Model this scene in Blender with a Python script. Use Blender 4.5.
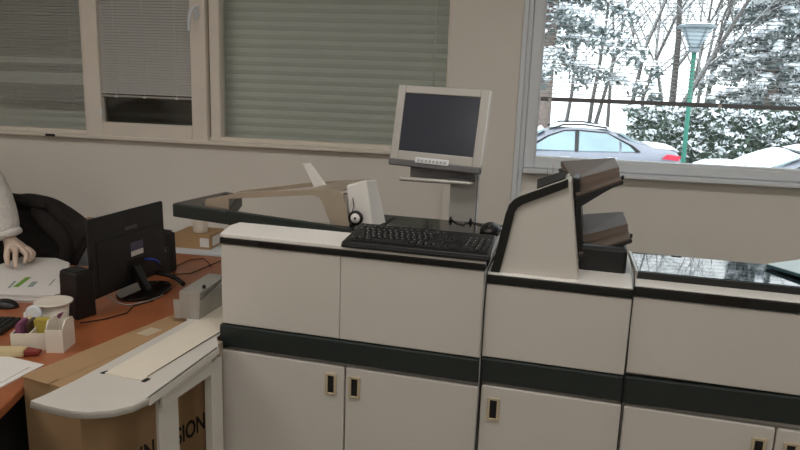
import bpy, bmesh, math, random
from mathutils import Vector, Matrix, Euler
R = math.radians
random.seed(7)
for o in list(bpy.data.objects): bpy.data.objects.remove(o)
scene = bpy.context.scene
C = scene.collection

# ------------------------------------------------------------------ camera
EYE = Vector((0, 0, 1.66))
pitch, roll, yaw = R(12), R(2), R(9.5)
F = Vector((0, math.cos(pitch), -math.sin(pitch)))
U = Vector((0, math.sin(pitch), math.cos(pitch)))
X = Vector((1, 0, 0))
X2 = X*math.cos(roll) + U*math.sin(roll)
U2 = -X*math.sin(roll) + U*math.cos(roll)
rot = Matrix.Rotation(yaw, 3, 'Z')
X2, U2, F = rot @ X2, rot @ U2, rot @ F
cam = bpy.data.cameras.new('camera')
camo = bpy.data.objects.new('camera', cam)
C.objects.link(camo)
m = Matrix((X2, U2, -F)).transposed().to_4x4()
m.translation = EYE
camo.matrix_world = m
cam.sensor_width = 36
cam.lens = 690/800*36
cam.clip_start = .05
cam.clip_end = 300
scene.camera = camo

# ------------------------------------------------------------------ world, exposure
w = bpy.data.worlds.new('overcast_sky')
scene.world = w
w.use_nodes = True
bg = w.node_tree.nodes['Background']
bg.inputs[0].default_value = (.90, .96, 1, 1)
bg.inputs[1].default_value = 3.0
vs = scene.view_settings
vs.view_transform = 'Standard'
vs.look = 'None'
vs.exposure = 0
vs.gamma = 1
vs.use_curve_mapping = False
FILL_LAMP = 8.4          # radiance of the added ceiling fill lights

# ------------------------------------------------------------------ materials
def lin(h):
    h = h.lstrip('#')
    out = []
    for i in (0, 2, 4):
        c = int(h[i:i+2], 16)/255
        out.append(c/12.92 if c <= .04045 else ((c+.055)/1.055)**2.4)
    return (*out, 1)
MATS = {}
def mat(name, col, rough=.5, metal=0, var=.05, scale=8, bump=0, bscale=60, spec=.5, emit=None, estr=0, sheen=0):
    if name in MATS: return MATS[name]
    m = bpy.data.materials.new(name)
    m.use_nodes = True
    nt = m.node_tree
    b = nt.nodes['Principled BSDF']
    tc = nt.nodes.new('ShaderNodeTexCoord')
    nz = nt.nodes.new('ShaderNodeTexNoise')
    nz.inputs['Scale'].default_value = scale
    nz.inputs['Detail'].default_value = 4
    nt.links.new(tc.outputs['Object'], nz.inputs['Vector'])
    rp = nt.nodes.new('ShaderNodeValToRGB')
    c = lin(col)
    rp.color_ramp.elements[0].position = .3
    rp.color_ramp.elements[1].position = .7
    rp.color_ramp.elements[0].color = (*[x*(1-var) for x in c[:3]], 1)
    rp.color_ramp.elements[1].color = (*[min(1, x*(1+var)) for x in c[:3]], 1)
    nt.links.new(nz.outputs['Fac'], rp.inputs['Fac'])
    nt.links.new(rp.outputs['Color'], b.inputs['Base Color'])
    b.inputs['Roughness'].default_value = rough
    b.inputs['Metallic'].default_value = metal
    b.inputs['Specular IOR Level'].default_value = spec
    if bump:
        n2 = nt.nodes.new('ShaderNodeTexNoise')
        n2.inputs['Scale'].default_value = bscale
        nt.links.new(tc.outputs['Object'], n2.inputs['Vector'])
        bp = nt.nodes.new('ShaderNodeBump')
        bp.inputs['Strength'].default_value = bump
        bp.inputs['Distance'].default_value = .01
        nt.links.new(n2.outputs['Fac'], bp.inputs['Height'])
        nt.links.new(bp.outputs['Normal'], b.inputs['Normal'])
    if emit:
        b.inputs['Emission Color'].default_value = lin(emit)
        b.inputs['Emission Strength'].default_value = estr
    MATS[name] = m
    return m
def glass_mat(name, tint, refl=.06, rough=0):
    m = bpy.data.materials.new(name)
    m.use_nodes = True
    nt = m.node_tree
    nt.nodes.remove(nt.nodes['Principled BSDF'])
    out = nt.nodes['Material Output']
    t = nt.nodes.new('ShaderNodeBsdfTransparent')
    t.inputs[0].default_value = (*tint, 1)
    g = nt.nodes.new('ShaderNodeBsdfGlossy')
    g.inputs['Roughness'].default_value = rough
    fr = nt.nodes.new('ShaderNodeFresnel')
    fr.inputs[0].default_value = 1.5
    mx = nt.nodes.new('ShaderNodeMixShader')
    nt.links.new(fr.outputs[0], mx.inputs[0])
    nt.links.new(t.outputs[0], mx.inputs[1])
    nt.links.new(g.outputs[0], mx.inputs[2])
    nt.links.new(mx.outputs[0], out.inputs[0])
    MATS[name] = m
    return m
def snowy(name, col, lo=.15, hi=.5):
    """bark, leaves or paint with snow lying on what faces up"""
    m = mat(name, col, .8, 0, .2, 10)
    nt = m.node_tree
    b = nt.nodes['Principled BSDF']
    rp = b.inputs['Base Color'].links[0].from_socket
    ge = nt.nodes.new('ShaderNodeNewGeometry')
    sx = nt.nodes.new('ShaderNodeSeparateXYZ')
    nt.links.new(ge.outputs['True Normal'], sx.inputs[0])
    mr = nt.nodes.new('ShaderNodeMapRange')
    mr.inputs[1].default_value = lo
    mr.inputs[2].default_value = hi
    nt.links.new(sx.outputs['Z'], mr.inputs[0])
    mx = nt.nodes.new('ShaderNodeMix')
    mx.data_type = 'RGBA'
    nt.links.new(mr.outputs[0], mx.inputs['Factor'])
    nt.links.new(rp, mx.inputs['A'])
    mx.inputs['B'].default_value = (.86, .89, .93, 1)
    nt.links.new(mx.outputs['Result'], b.inputs['Base Color'])
    return m

mat('wall_paint', '#e3ddd4', .85, 0, .03, 1.2, .12, 130)
mat('pvc_white', '#e0e5ea', .4, 0, .02)
mat('pvc_cream', '#e2dace', .45, 0, .03)
mat('ceiling_white', '#e4e1da', .9)
mat('floor_grey', '#8a857c', .5, 0, .1, 3)
mat('shutter', '#d6d8d3', .5, 0, .06, 3)
mat('shutter_shade', '#3a342c', .6)  # shutter colour darkened to stand in for the shade behind the sash
mat('blind_grey', '#bebdb9', .5)
mat('blind_white', '#deded9', .45)
mat('rail_grey', '#77787a', .4, .3)
mat('machine_white', '#c8c3bb', .42, 0, .02, 4, .04, 300)
mat('machine_light', '#dedbd6', .4, 0, .02)
mat('band_dark', '#1d2523', .45, 0, .1, 20)
mat('strip_black', '#131514', .3)
mat('gloss_black', '#17120f', .09, 0, .1, 5)
mat('glass_black', '#0c0d0f', .03, 0, .1, 5, spec=.9)
mat('plastic_black', '#141414', .42, 0, .15, 30)
mat('recess_black', '#050404', .6)
mat('matte_black', '#0d0d0d', .7, 0, .2, 30)
mat('key_black', '#1b1b1c', .5, 0, .1, 60)
mat('legend_grey', '#a9a9a8', .5)
mat('beige_plate', '#b9aa90', .45)
mat('steel', '#b3a593', .42, .5, .08, 12)
mat('steel_light', '#b3b1ab', .4, .5, .05)
mat('silver_paint', '#bab7b1', .38, .35, .03)
mat('silver_dark', '#6b6b6c', .4, .35)
mat('screen_dark', '#3a3d47', .2, 0, .05, 3)
mat('smoke_plastic', '#5e5147', .4, 0, .08, 6, spec=.3)
mat('grey_dark', '#4c4945', .4)
mat('desk_wood', '#9a5a37', .35, 0, .16, 5)
mat('desk_edge', '#96552f', .4, 0, .1, 8)
mat('desk_leg', '#1a1918', .6)
mat('cardboard', '#a2835f', .85, 0, .07, 5, .1, 90)
mat('cardboard_b', '#a98963', .85, 0, .08, 6)
mat('ink_black', '#191613', .8)
mat('sheet_metal', '#cfcbc3', .42, .1, .03)
mat('belt_cream', '#ddd5c5', .5, 0, .03)
mat('paper', '#dcd8d3', .8, 0, .02)
mat('print_green', '#6f9a3a', .8)
mat('print_grey', '#8d9a96', .8)
mat('china_white', '#ded6c8', .35)
mat('card_yellow', '#b3a148', .6)
mat('card_purple', '#7c4566', .6)
mat('card_brown', '#4f3a2c', .6)
mat('card_red', '#7a2a22', .5)
mat('wrapper_cream', '#c9b78d', .5)
mat('sticker_violet', '#56546c', .5)
mat('cable_grey', '#8f8d8a', .5)
mat('cable_blue', '#263a8a', .5)
mat('jacket_black', '#17120f', .9, 0, .35, 14, .5, 40)
mat('chair_black', '#151312', .8, 0, .2, 30)
mat('skin', '#cdb7a6', .6, 0, .05, 30)
mat('knit_white', '#d9d6d0', .95, 0, .06, 60, .8, 90)
mat('trousers_dark', '#1b171b', .9)
mat('hair_brown', '#3b2a1e', .7)
mat('pale_teal', '#b6cdd0', .3, 0, .03)
mat('teal_edge', '#41606a', .3)
mat('snow', '#f0f4f8', .8, 0, .03, 2)
mat('snow_ground', '#eef2f6', .85, 0, .04, .6, .3, 3)
mat('car_paint', '#888c98', .3, .3, .03)
mat('car_glass', '#8fa6ad', .08, 0, .1, 2)
mat('rubber', '#1a1a1a', .8)
mat('tail_red', '#d0384f', .3)
mat('chrome', '#b9bcc2', .2, .8)
mat('post_green', '#23705f', .45)
mat('lamp_shade', '#6f7b82', .5)
mat('lamp_off', '#8f9ca3', .3)
mat('fill_diffuser', '#ffffff', .5, emit='#fffaf4', estr=FILL_LAMP)
snowy('bark_snow', '#4f4c4a', .15, .7)
snowy('trunk_brown', '#7d6f68', .2, .7)
snowy('needle_snow', '#4d5c5c', .1, .75)  # grey-blue needle base imitates the pale haze outdoors
snowy('hedge_leaf', '#465749', .2, .8)
glass_mat('pane_clear', (.97, .985, .98))
glass_mat('pane_room', (.95, .965, .95))
M = MATS
M['glass_black'].node_tree.nodes['Principled BSDF'].inputs['IOR'].default_value = 2.0

# ------------------------------------------------------------------ mesh helpers
class MB:
    def __init__(s): s.v, s.f, s.sm = [], [], []
    def add(s, vs, fs, smooth=False):
        n = len(s.v)
        s.v += [tuple(p) for p in vs]
        s.f += [tuple(n+i for i in f) for f in fs]
        s.sm += [smooth]*len(fs)
        return s
    def box(s, x0, x1, y0, y1, z0, z1):
        return s.hexa([(x0,y0,z0),(x1,y0,z0),(x1,y1,z0),(x0,y1,z0)], [(x0,y0,z1),(x1,y0,z1),(x1,y1,z1),(x0,y1,z1)])
    def hexa(s, b, t):
        return s.add(b+t, [(3,2,1,0),(4,5,6,7),(0,1,5,4),(1,2,6,5),(2,3,7,6),(3,0,4,7)])
    def prism(s, pts, off):
        """closed polygon of 3d points pushed along off"""
        n = len(pts)
        off = Vector(off)
        q = [tuple(Vector(p)+off) for p in pts]
        return s.add(list(pts)+q, [tuple(range(n))[::-1], tuple(range(n, 2*n))] + [(i, (i+1) % n, n+(i+1) % n, n+i) for i in range(n)])
    def tube(s, pts, r, n=8, cap=True):
        pts = [Vector(p) for p in pts]
        rs = r if isinstance(r, (list, tuple)) else [r]*len(pts)
        vs, fs = [], []
        a = None
        for i, p in enumerate(pts):
            d = (pts[min(i+1, len(pts)-1)]-pts[max(i-1, 0)]).normalized()
            if a is None:
                a = d.cross(Vector((0, 0, 1)) if abs(d.z) < .9 else Vector((1, 0, 0))).normalized()
            else:
                a = (a-d*a.dot(d)).normalized()
            b = d.cross(a)
            for k in range(n):
                t = 2*math.pi*k/n
                vs.append(p+(a*math.cos(t)+b*math.sin(t))*rs[i])
        for i in range(len(pts)-1):
            for k in range(n):
                fs.append((i*n+k, i*n+(k+1) % n, (i+1)*n+(k+1) % n, (i+1)*n+k))
        s.add(vs, fs, True)
        if cap:
            k = len(s.v)-len(vs)
            s.f += [tuple(k+i for i in range(n))[::-1], tuple(k+(len(pts)-1)*n+i for i in range(n))]
            s.sm += [False, False]
        return s
    def lathe(s, prof, c=(0,0,0), n=24, axis='z'):
        vs, fs = [], []
        for r, z in prof:
            for k in range(n):
                t = 2*math.pi*k/n
                p = (r*math.cos(t), r*math.sin(t), z)
                if axis == 'y': p = (p[0], p[2], p[1])
                if axis == 'x': p = (p[2], p[0], p[1])
                vs.append((c[0]+p[0], c[1]+p[1], c[2]+p[2]))
        L = len(prof)
        for i in range(L-1):
            for k in range(n):
                fs.append((i*n+k, i*n+(k+1) % n, (i+1)*n+(k+1) % n, (i+1)*n+k))
        fs += [tuple(range(n))[::-1], tuple((L-1)*n+k for k in range(n))]
        return s.add(vs, fs, True)
    def ellipsoid(s, c, r, n=16, m=10, lo=-90):
        prof = []
        vs, fs = [], []
        for j in range(m+1):
            t = R(lo+(90-lo)*j/m)
            for k in range(n):
                a = 2*math.pi*k/n
                vs.append((c[0]+r[0]*math.cos(t)*math.cos(a), c[1]+r[1]*math.cos(t)*math.sin(a), c[2]+r[2]*math.sin(t)))
        for j in range(m):
            for k in range(n):
                fs.append((j*n+k, j*n+(k+1) % n, (j+1)*n+(k+1) % n, (j+1)*n+k))
        fs.append(tuple(range(n))[::-1])
        return s.add(vs, fs, True)
    def mesh(s, name, material, org=(0,0,0)):
        me = bpy.data.meshes.new(name)
        me.from_pydata([(a-org[0], b-org[1], c-org[2]) for a, b, c in s.v], [], s.f)
        for p, q in zip(me.polygons, s.sm): p.use_smooth = q
        bm = bmesh.new()
        bm.from_mesh(me)
        bmesh.ops.recalc_face_normals(bm, faces=bm.faces)
        bm.to_mesh(me)
        bm.free()
        me.materials.append(M[material])
        return me
M0 = Vector((-.073, 1.965, 0))
MA = R(-5.5)
ORG = {}
def place(o, base, frame, rz=0):
    if frame == 'M':
        o.location = M0 + Matrix.Rotation(MA, 3, 'Z') @ Vector(base)
        o.rotation_euler = (0, 0, MA+rz)
    else:
        o.location = base
        o.rotation_euler = (0, 0, rz)
def tag(o, label=None, cat=None, group=None, kind=None):
    if label: o['label'] = label
    if cat: o['category'] = cat
    if group: o['group'] = group
    if kind: o['kind'] = kind
    return o
def thing(name, label, cat, base=(0,0,0), frame='W', group=None, rz=0, kind=None):
    o = bpy.data.objects.new(name, None)
    C.objects.link(o)
    o.empty_display_size = .1
    place(o, base, frame, rz)
    ORG[o] = Vector(base) if rz == 0 else Vector((0,0,0))   # with rz the parts are given in the thing's own frame
    return tag(o, label, cat, group, kind)
def part(mb, name, material, parent, bevel=0, seg=2, label=None, kind=None, sub=0):
    org = ORG[parent]
    o = bpy.data.objects.new(name, mb.mesh(name, material, org))
    C.objects.link(o)
    o.parent = parent
    ORG[o] = org
    if bevel:
        b = o.modifiers.new('bevel', 'BEVEL')
        b.width = bevel
        b.segments = seg
        b.limit_method = 'ANGLE'
    if sub:
        b = o.modifiers.new('sub', 'SUBSURF')
        b.levels = b.render_levels = sub
    return tag(o, label, None, None, kind)
def solo(mb, name, material, label, cat, base, frame='W', bevel=0, group=None, kind=None, sub=0):
    o = bpy.data.objects.new(name, mb.mesh(name, material, base))
    C.objects.link(o)
    place(o, base, frame)
    ORG[o] = Vector(base)
    if bevel:
        b = o.modifiers.new('bevel', 'BEVEL')
        b.width = bevel
        b.segments = 2
        b.limit_method = 'ANGLE'
    if sub:
        b = o.modifiers.new('sub', 'SUBSURF')
        b.levels = b.render_levels = sub
    return tag(o, label, cat, group, kind)
def struct(mb, name, material, bevel=0, label=None, cat=None):
    return solo(mb, name, material, label or name.replace('_', ' '), cat, (0,0,0), 'W', bevel, None, 'structure')
def shared(me, name, parent, loc, rotv=(0,0,0), scl=(1,1,1)):
    """one more child that shares mesh data; loc in the thing's frame"""
    o = bpy.data.objects.new(name, me)
    C.objects.link(o)
    o.parent = parent
    o.location = Vector(loc)-ORG[parent]
    o.rotation_euler = rotv
    o.scale = scl
    return o
def text_part(string, name, size, material, parent, mtx, ext=.0006):
    cu = bpy.data.curves.new(name, 'FONT')
    cu.body = string
    cu.size = size
    cu.extrude = ext
    cu.offset = size*.018
    to = bpy.data.objects.new(name+'_tmp', cu)
    C.objects.link(to)
    bpy.context.view_layer.update()
    me = bpy.data.meshes.new_from_object(to.evaluated_get(bpy.context.evaluated_depsgraph_get()))
    bpy.data.objects.remove(to)
    me.materials.clear()
    me.materials.append(M[material])
    o = bpy.data.objects.new(name, me)
    C.objects.link(o)
    o.parent = parent
    o.matrix_local = Matrix.Translation(-ORG[parent]) @ mtx
    return o

# ================================================================== THE ROOM
WY = 3.6
struct(MB().box(-4.2, 4.4, -4.2, WY+.25, -.12, 0), 'floor', 'floor_grey', cat='floor', label='grey office floor under desk and machine')
struct(MB().box(-4.2, 4.4, -4.2, WY+.25, 2.9, 3.02), 'ceiling', 'ceiling_white', cat='ceiling', label='white office ceiling')
wl = MB()
wl.box(-4.2, 4.4, WY, WY+.25, 0, 1.235)
wl.box(-4.2, -.375, WY, WY+.25, 1.235, 1.268)
wl.box(-4.2, 4.4, WY, WY+.25, 2.42, 2.9)
wl.box(-.375, .03, WY, WY+.25, 1.235, 2.42)
wl.box(-4.2, -3.55, WY, WY+.25, 1.268, 2.42)
wl.box(3.0, 4.4, WY, WY+.25, 1.235, 2.42)
wb = struct(wl, 'wall_back', 'wall_paint', label='cream painted wall below and between the windows', cat='wall')
struct(MB().box(-4.35, -4.2, -4.2, WY+.25, 0, 2.9), 'wall_left', 'wall_paint', cat='wall', label='cream wall at the left end of the office')
struct(MB().box(4.4, 4.55, -4.2, WY+.25, 0, 2.9), 'wall_right', 'wall_paint', cat='wall', label='cream wall at the right end of the office')
struct(MB().box(-4.35, 4.55, -4.35, -4.2, 0, 2.9), 'wall_front', 'wall_paint', cat='wall', label='cream wall behind the viewer')
struct(MB().box(-.378, -.020, WY-.03, WY, 0, 2.9), 'trim_1', 'wall_paint', .004, 'shallow plastered pier between the two window groups', 'pier')
struct(MB().box(-.020, .004, WY-.042, WY, .0, 2.9).box(.004, .028, WY-.022, WY, .0, 2.9), 'trim_2', 'pvc_white', .004, 'white vertical corner trim beside the big snowy window', 'trim')
struct(MB().box(-4.2, -.379, WY-.05, WY+.03, 1.268, 1.288), 'trim_3', 'pvc_cream', .004, 'cream window sill under the shuttered windows', 'window sill')
sl = thing('trim_4', 'white window sill in two lengths under the big window', 'window sill', (.03, WY, 1.216), kind='structure')
part(MB().box(.029, .884, WY-.075, WY+.01, 1.214, 1.234), 'sill_board', 'pvc_white', sl, .003)
part(MB().box(.886, 3.0, WY-.075, WY+.01, 1.214, 1.234), 'sill_board', 'pvc_white', sl, .003)
struct(MB().box(-4.2, -.378, WY-.015, WY, 0, .08).box(.03, 4.4, WY-.015, WY, 0, .08), 'baseboard_back', 'pvc_white', cat='baseboard', label='white baseboard along the window wall')

def frame_ring(x0, x1, z0, z1, wl, wr, wb, wt, y0, y1):
    m = MB()
    m.box(x0, x0+wl, y0, y1, z0, z1)
    m.box(x1-wr, x1, y0, y1, z0, z1)
    m.box(x0+wl, x1-wr, y0, y1, z0, z0+wb)
    m.box(x0+wl, x1-wr, y0, y1, z1-wt, z1)
    return m
# shuttered windows on the left
w1 = thing('window_1', 'fixed pane at far left behind a half-lowered blind', 'window', (-2.95, WY, 1.288), kind='structure')
part(frame_ring(-3.55, -2.37, 1.288, 2.42, .06, .06, .022, .06, WY-.012, WY+.06), 'window_frame', 'pvc_cream', w1, .003)
part(MB().box(-3.5, -2.42, WY+.03, WY+.036, 1.305, 2.37), 'pane', 'pane_room', w1)
w2 = thing('window_2', 'hinged sash with a white handle and grey blind', 'window', (-2.04, WY, 1.288), kind='structure')
part(frame_ring(-2.37, -1.6185, 1.288, 2.42, .02, .055, .02, .06, WY-.01, WY+.06), 'window_frame', 'pvc_cream', w2, .003)
sash = part(frame_ring(-2.402, -1.682, 1.283, 2.38, .092, .088, .08, .08, WY-.04, WY+.02), 'sash', 'pvc_cream', w2, .005)
part(MB().box(-2.32, -1.76, WY-.005, WY+.0, 1.355, 2.31), 'pane', 'pane_room', w2)
hd = MB().box(-1.738, -1.712, WY-.05, WY-.04, 1.93, 2.0)
hd.tube([(-1.725, WY-.045, 1.985), (-1.725, WY-.075, 1.985), (-1.738, WY-.085, 1.965), (-1.748, WY-.085, 1.92), (-1.75, WY-.083, 1.865)], [.011, .011, .011, .01, .008], 10)
part(hd, 'window_handle', 'pvc_white', sash, .002)
part(MB().box(-2.31, -2.30, WY-.052, WY-.04, 1.40, 1.44), 'hinge', 'pvc_white', sash, .002)
w3 = thing('window_3', 'wide pane before a closed grey-green roller shutter', 'window', (-1.0, WY, 1.288), kind='structure')
part(frame_ring(-1.618, -.378, 1.288, 2.42, .003, .010, .022, .06, WY-.008, WY+.06), 'window_frame', 'pvc_cream', w3, .003)
part(MB().box(-1.616, -.385, WY+.03, WY+.036, 1.305, 2.37), 'pane', 'pane_room', w3)
solo(MB().box(-2.66, -2.60, WY-.055, WY-.046, 1.268, 1.284), 'sill_clip', 'plastic_black', 'small black clip on the sill below the leftmost window', 'clip', (-2.63, WY-.05, 1.268), bevel=.002)

def shutter(x0, x1, z0, z1, y, label, pitchz=.0475, material='shutter'):
    t = thing('roller_shutter', label, 'shutter', ((x0+x1)/2, y, z0), group='roller shutters')
    mb = MB()
    h = pitchz*1.03
    prof = [(0,0), (-.004, h*.15), (-.008, h*.5), (-.004, h*.85), (0, h), (.006, h), (.006, 0)]
    mb.prism([(-(x1-x0)/2, a, b) for a, b in prof], (x1-x0, 0, 0))
    me = mb.mesh('slat', material)
    z = z0
    while z < z1:
        shared(me, 'slat', t, ((x0+x1)/2, y, z))
        z += pitchz
    return t
shutter(-1.662, -.380, 1.272, 2.36, WY+.11, 'closed grey-green roller shutter behind the widest left pane')
shutter(-3.54, -2.385, 1.272, 2.36, WY+.11, 'closed grey-green roller shutter behind the leftmost pane')
shutter(-2.383, -1.665, 1.272, 2.36, WY+.11, 'roller shutter coloured dark as shade behind the hinged sash', material='shutter_shade')
pc = MB().tube([(-.46, WY+.045, 2.36), (-.462, WY+.045, 1.75), (-.46, WY+.045, 1.32)], .0035, 6)
solo(pc, 'pull_cord', 'blind_white', 'thin pull cord hanging behind the wide shuttered pane', 'cord', (-.46, WY+.045, 1.31))

def blind(x0, x1, z0, z1, y, label, pitchz, depth, tilt, material, railmat, cords, railh=.014, zstripe=()):
    t = thing('venetian_blind', label, 'blind', ((x0+x1)/2, y, z0), group='venetian blinds')
    def slat_mesh(material):
        mb = MB()
        d = depth/2
        pts = [(0, -d, 0), (0, 0, d*.16), (0, d, 0), (0, d, -.0006), (0, 0, d*.16-.0006), (0, -d, -.0006)]
        mb.prism([(-(x1-x0)/2, b, c) for a, b, c in pts], (x1-x0, 0, 0))
        return mb.mesh('slat', material)
    me = slat_mesh(material)
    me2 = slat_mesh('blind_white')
    z = z0+railh+pitchz
    while z < z1:
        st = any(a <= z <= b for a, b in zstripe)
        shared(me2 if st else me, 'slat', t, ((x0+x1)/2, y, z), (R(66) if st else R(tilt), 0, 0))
        z += pitchz
    part(MB().box(x0, x1, y-.008, y+.008, z0, z0+railh), 'bottom_rail', railmat, t, .002)
    for c in cords:
        part(MB().tube([(c, y-.008, z0+railh), (c, y-.008, z1)], .0008, 5), 'cord', 'blind_white', t)
        part(MB().box(c-.008, c+.008, y-.012, y-.008, z0-.002, z0+railh*.8), 'cord_clip', 'blind_white', t)
    return t
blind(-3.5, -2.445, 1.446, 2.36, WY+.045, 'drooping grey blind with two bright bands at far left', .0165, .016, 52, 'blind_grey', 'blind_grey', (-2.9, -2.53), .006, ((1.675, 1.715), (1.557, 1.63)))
blind(-2.312, -1.775, 1.505, 2.36, WY-.02, 'closed light grey blind hung inside the hinged sash', .0150, .016, 62, 'blind_grey', 'silver_paint', (-2.22, -2.05, -1.86), .01)

# big window on the right
w4 = thing('window_4', 'big white framed window looking out on the snowy car park', 'window', (1.5, WY, 1.235), kind='structure')
part(frame_ring(.030, 3.0, 1.235, 2.42, .052, .06, .05, .06, WY-.02, WY+.06), 'window_frame', 'pvc_white', w4, .006)
part(frame_ring(.078, 2.95, 1.28, 2.37, .012, .012, .014, .012, WY-.006, WY+.045), 'glazing_bead', 'pvc_white', w4, .002)
part(MB().box(.085, 2.945, WY+.04, WY+.046, 1.288, 2.365), 'pane', 'pane_clear', w4)
blind(.093, 2.93, 1.572, 2.36, WY+.028, 'half-lowered open blind across the big snowy window', .0185, .016, 13, 'blind_grey', 'rail_grey', (.14, .95, 1.75, 2.5), .021)

# added ceiling lights, unseen, put in to brighten wall and machine
for i, (x, y, lb) in enumerate(((-2.6, 1.2, 'over the desk'), (-.4, 1.2, 'above the machine front'), (2.2, 1.2, 'at the right end'), (-2.2, -1.8, 'at the rear left'), (0, -1.8, 'at the rear centre'), (2.2, -1.8, 'at the rear right'))):
    t = thing('added_ceiling_light', 'added unseen ceiling fill light '+lb, 'ceiling light', (x, y, 2.9), group='added ceiling lights')
    part(MB().box(x-.62, x+.62, y-.32, y+.32, 2.862, 2.9), 'housing', 'pvc_white', t, .004)
    part(MB().box(x-.58, x+.58, y-.28, y+.28, 2.852, 2.862), 'fill_diffuser', 'fill_diffuser', t)

# ================================================================== THE MACHINE
def door(parent, u0, u1, z0, z1, hu):
    d = part(MB().box(u0, u1, -.004, .018, z0, z1), 'door', 'machine_white', parent, .006, 3)
    h = part(frame_ring(hu-.0195, hu+.0195, .652, .726, .009, .009, .008, .008, -.009, -.003), 'handle_plate', 'beige_plate', d, .0015)
    part(MB().box(hu-.0105, hu+.0105, -.0055, -.0035, .659, .719), 'handle_recess', 'recess_black', d)
    return d
# left module
a = thing('machine_cabinet', 'wide white machine cabinet with two doors carrying the black keyboard', 'cabinet', (-.43, .26, 0), 'M', 'cabinets of the long machine')
part(MB().box(-.858, -.002, .02, .50, .03, 1.098), 'body', 'machine_white', a, .003)
part(MB().box(-.84, -.02, .05, .48, 0, .03), 'plinth', 'matte_black', a)
part(MB().box(-.860, -.4476, -.002, .02, .845, 1.116), 'upper_panel', 'machine_white', a, .003)
part(MB().box(-.4465, .001, -.002, .02, .845, 1.116), 'upper_panel', 'machine_white', a, .003)
part(MB().box(-.866, .004, -.010, .02, .768, .842), 'dark_band', 'band_dark', a, .004)
door(a, -.866, -.4275, .05, .754, -.472)
door(a, -.4235, .008, .05, .754, -.392)
part(MB().box(-.862, .001, -.006, .03, 1.1185, 1.137), 'front_strip', 'strip_black', a, .002)
part(MB().box(-.725, -.60, -.0075, .0, 1.120, 1.1355), 'display', 'gloss_black', a)
# sloped white top with cut corner, then black rear deck
tp = MB()
pts = [(-.862, .0), (-.845, -.006), (.001, -.006), (.001, .1), (-.845, .1), (-.862, .07)]
def ztop(v): return 1.152 + .018*min(max(v, 0), .1)/.1
tp.add([(u, v, 1.138) for u, v in pts]+[(u, v, ztop(v)) for u, v in pts], [(5,4,3,2,1,0), (6,7,8,9,10,11)]+[(i, (i+1) % 6, 6+(i+1) % 6, 6+i) for i in range(6)])
part(tp, 'top_cover', 'machine_light', a, .003)
part(MB().box(-.46, .001, .101, .445, 1.10, 1.168), 'rear_deck', 'gloss_black', a, .004)
part(MB().box(-.40, -.385, .16, .40, 1.168, 1.1695), 'deck_seam', 'matte_black', a)
part(MB().box(-.862, -.46, .10, .16, 1.098, 1.15), 'rear_rail', 'machine_white', a, .002)
part(MB().lathe([(.006,1.168),(.007,1.171),(.005,1.176),(.0025,1.184)], (-.19, .43, 0), 12), 'knob', 'matte_black', a)
part(MB().lathe([(.006,1.168),(.007,1.171),(.005,1.176),(.0025,1.184)], (-.118, .43, 0), 12), 'knob', 'matte_black', a)

# middle module
b = thing('machine_cabinet', 'narrow white machine cabinet under the slanted tower', 'cabinet', (.215, .26, 0), 'M', 'cabinets of the long machine')
part(MB().box(.010, .414, .02, .50, .03, 1.090), 'body', 'machine_white', b, .003)
part(MB().box(.03, .40, .05, .48, 0, .03), 'plinth', 'matte_black', b)
part(MB().box(.008, .4155, -.002, .02, .853, 1.080), 'upper_panel', 'machine_white', b, .003)
part(MB().box(.008, .4155, -.008, .02, .775, .850), 'dark_band', 'band_dark', b, .004)
door(b, .012, .421, .05, .763, .052)
part(MB().box(.006, .4155, -.006, .03, 1.084, 1.108), 'front_strip', 'strip_black', b, .002)
part(MB().hexa([(.006,-.006,1.109),(.4155,-.006,1.109),(.4155,.46,1.085),(.006,.46,1.085)], [(.006,-.006,1.113),(.4155,-.006,1.113),(.4155,.46,1.125),(.006,.46,1.125)]), 'top_cover', 'machine_light', b, .002)
# tower: front plate profile pushed back, black band along left and top
PROF = [(.019,1.112), (.050,1.285), (.058,1.312), (.070,1.328), (.088,1.340), (.214,1.398), (.222,1.394), (.266,1.112)]
tw = MB().prism([(u, .02, z) for u, z in PROF], (0, .115, 0))
part(tw, 'tower', 'machine_white', b, .008, 3)
band = [(.016,1.112), (.048,1.288), (.056,1.316), (.069,1.332), (.086,1.344), (.215,1.402), (.216,1.378), (.096,1.321), (.083,1.311), (.075,1.297), (.042,1.112)]
part(MB().prism([(u, .011, z) for u, z in band], (0, .012, 0)), 'tower_band', 'strip_black', b, .001)
lid = [(.060,1.322), (.086,1.345), (.216,1.404), (.216,1.400), (.086,1.340), (.06,1.317)]
part(MB().prism([(u, .012, z) for u, z in lid], (0, .125, 0)), 'tower_lid', 'silver_paint', b, .001)
part(MB().hexa([(.130,.03,1.364),(.205,.03,1.398),(.205,.17,1.398),(.12,.17,1.36)], [(.130,.03,1.3695),(.205,.03,1.403),(.205,.17,1.408),(.12,.17,1.374)]), 'lid_recess', 'matte_black', b)
part(MB().box(.262, .40, .13, .38, 1.10, 1.19), 'sorter_base', 'plastic_black', b, .01)
part(MB().hexa([(.255,.14,1.15),(.275,.14,1.15),(.275,.36,1.15),(.255,.36,1.15)], [(.225,.14,1.39),(.245,.14,1.39),(.245,.36,1.39),(.225,.36,1.39)]), 'sorter_back', 'plastic_black', b, .004)
part(MB().tube([(.166,.15,1.40),(.164,.15,1.425)], .0012, 5), 'pin', 'steel', b)
part(MB().tube([(.150,.15,1.39),(.148,.15,1.415)], .0012, 5), 'pin', 'steel', b)

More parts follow.
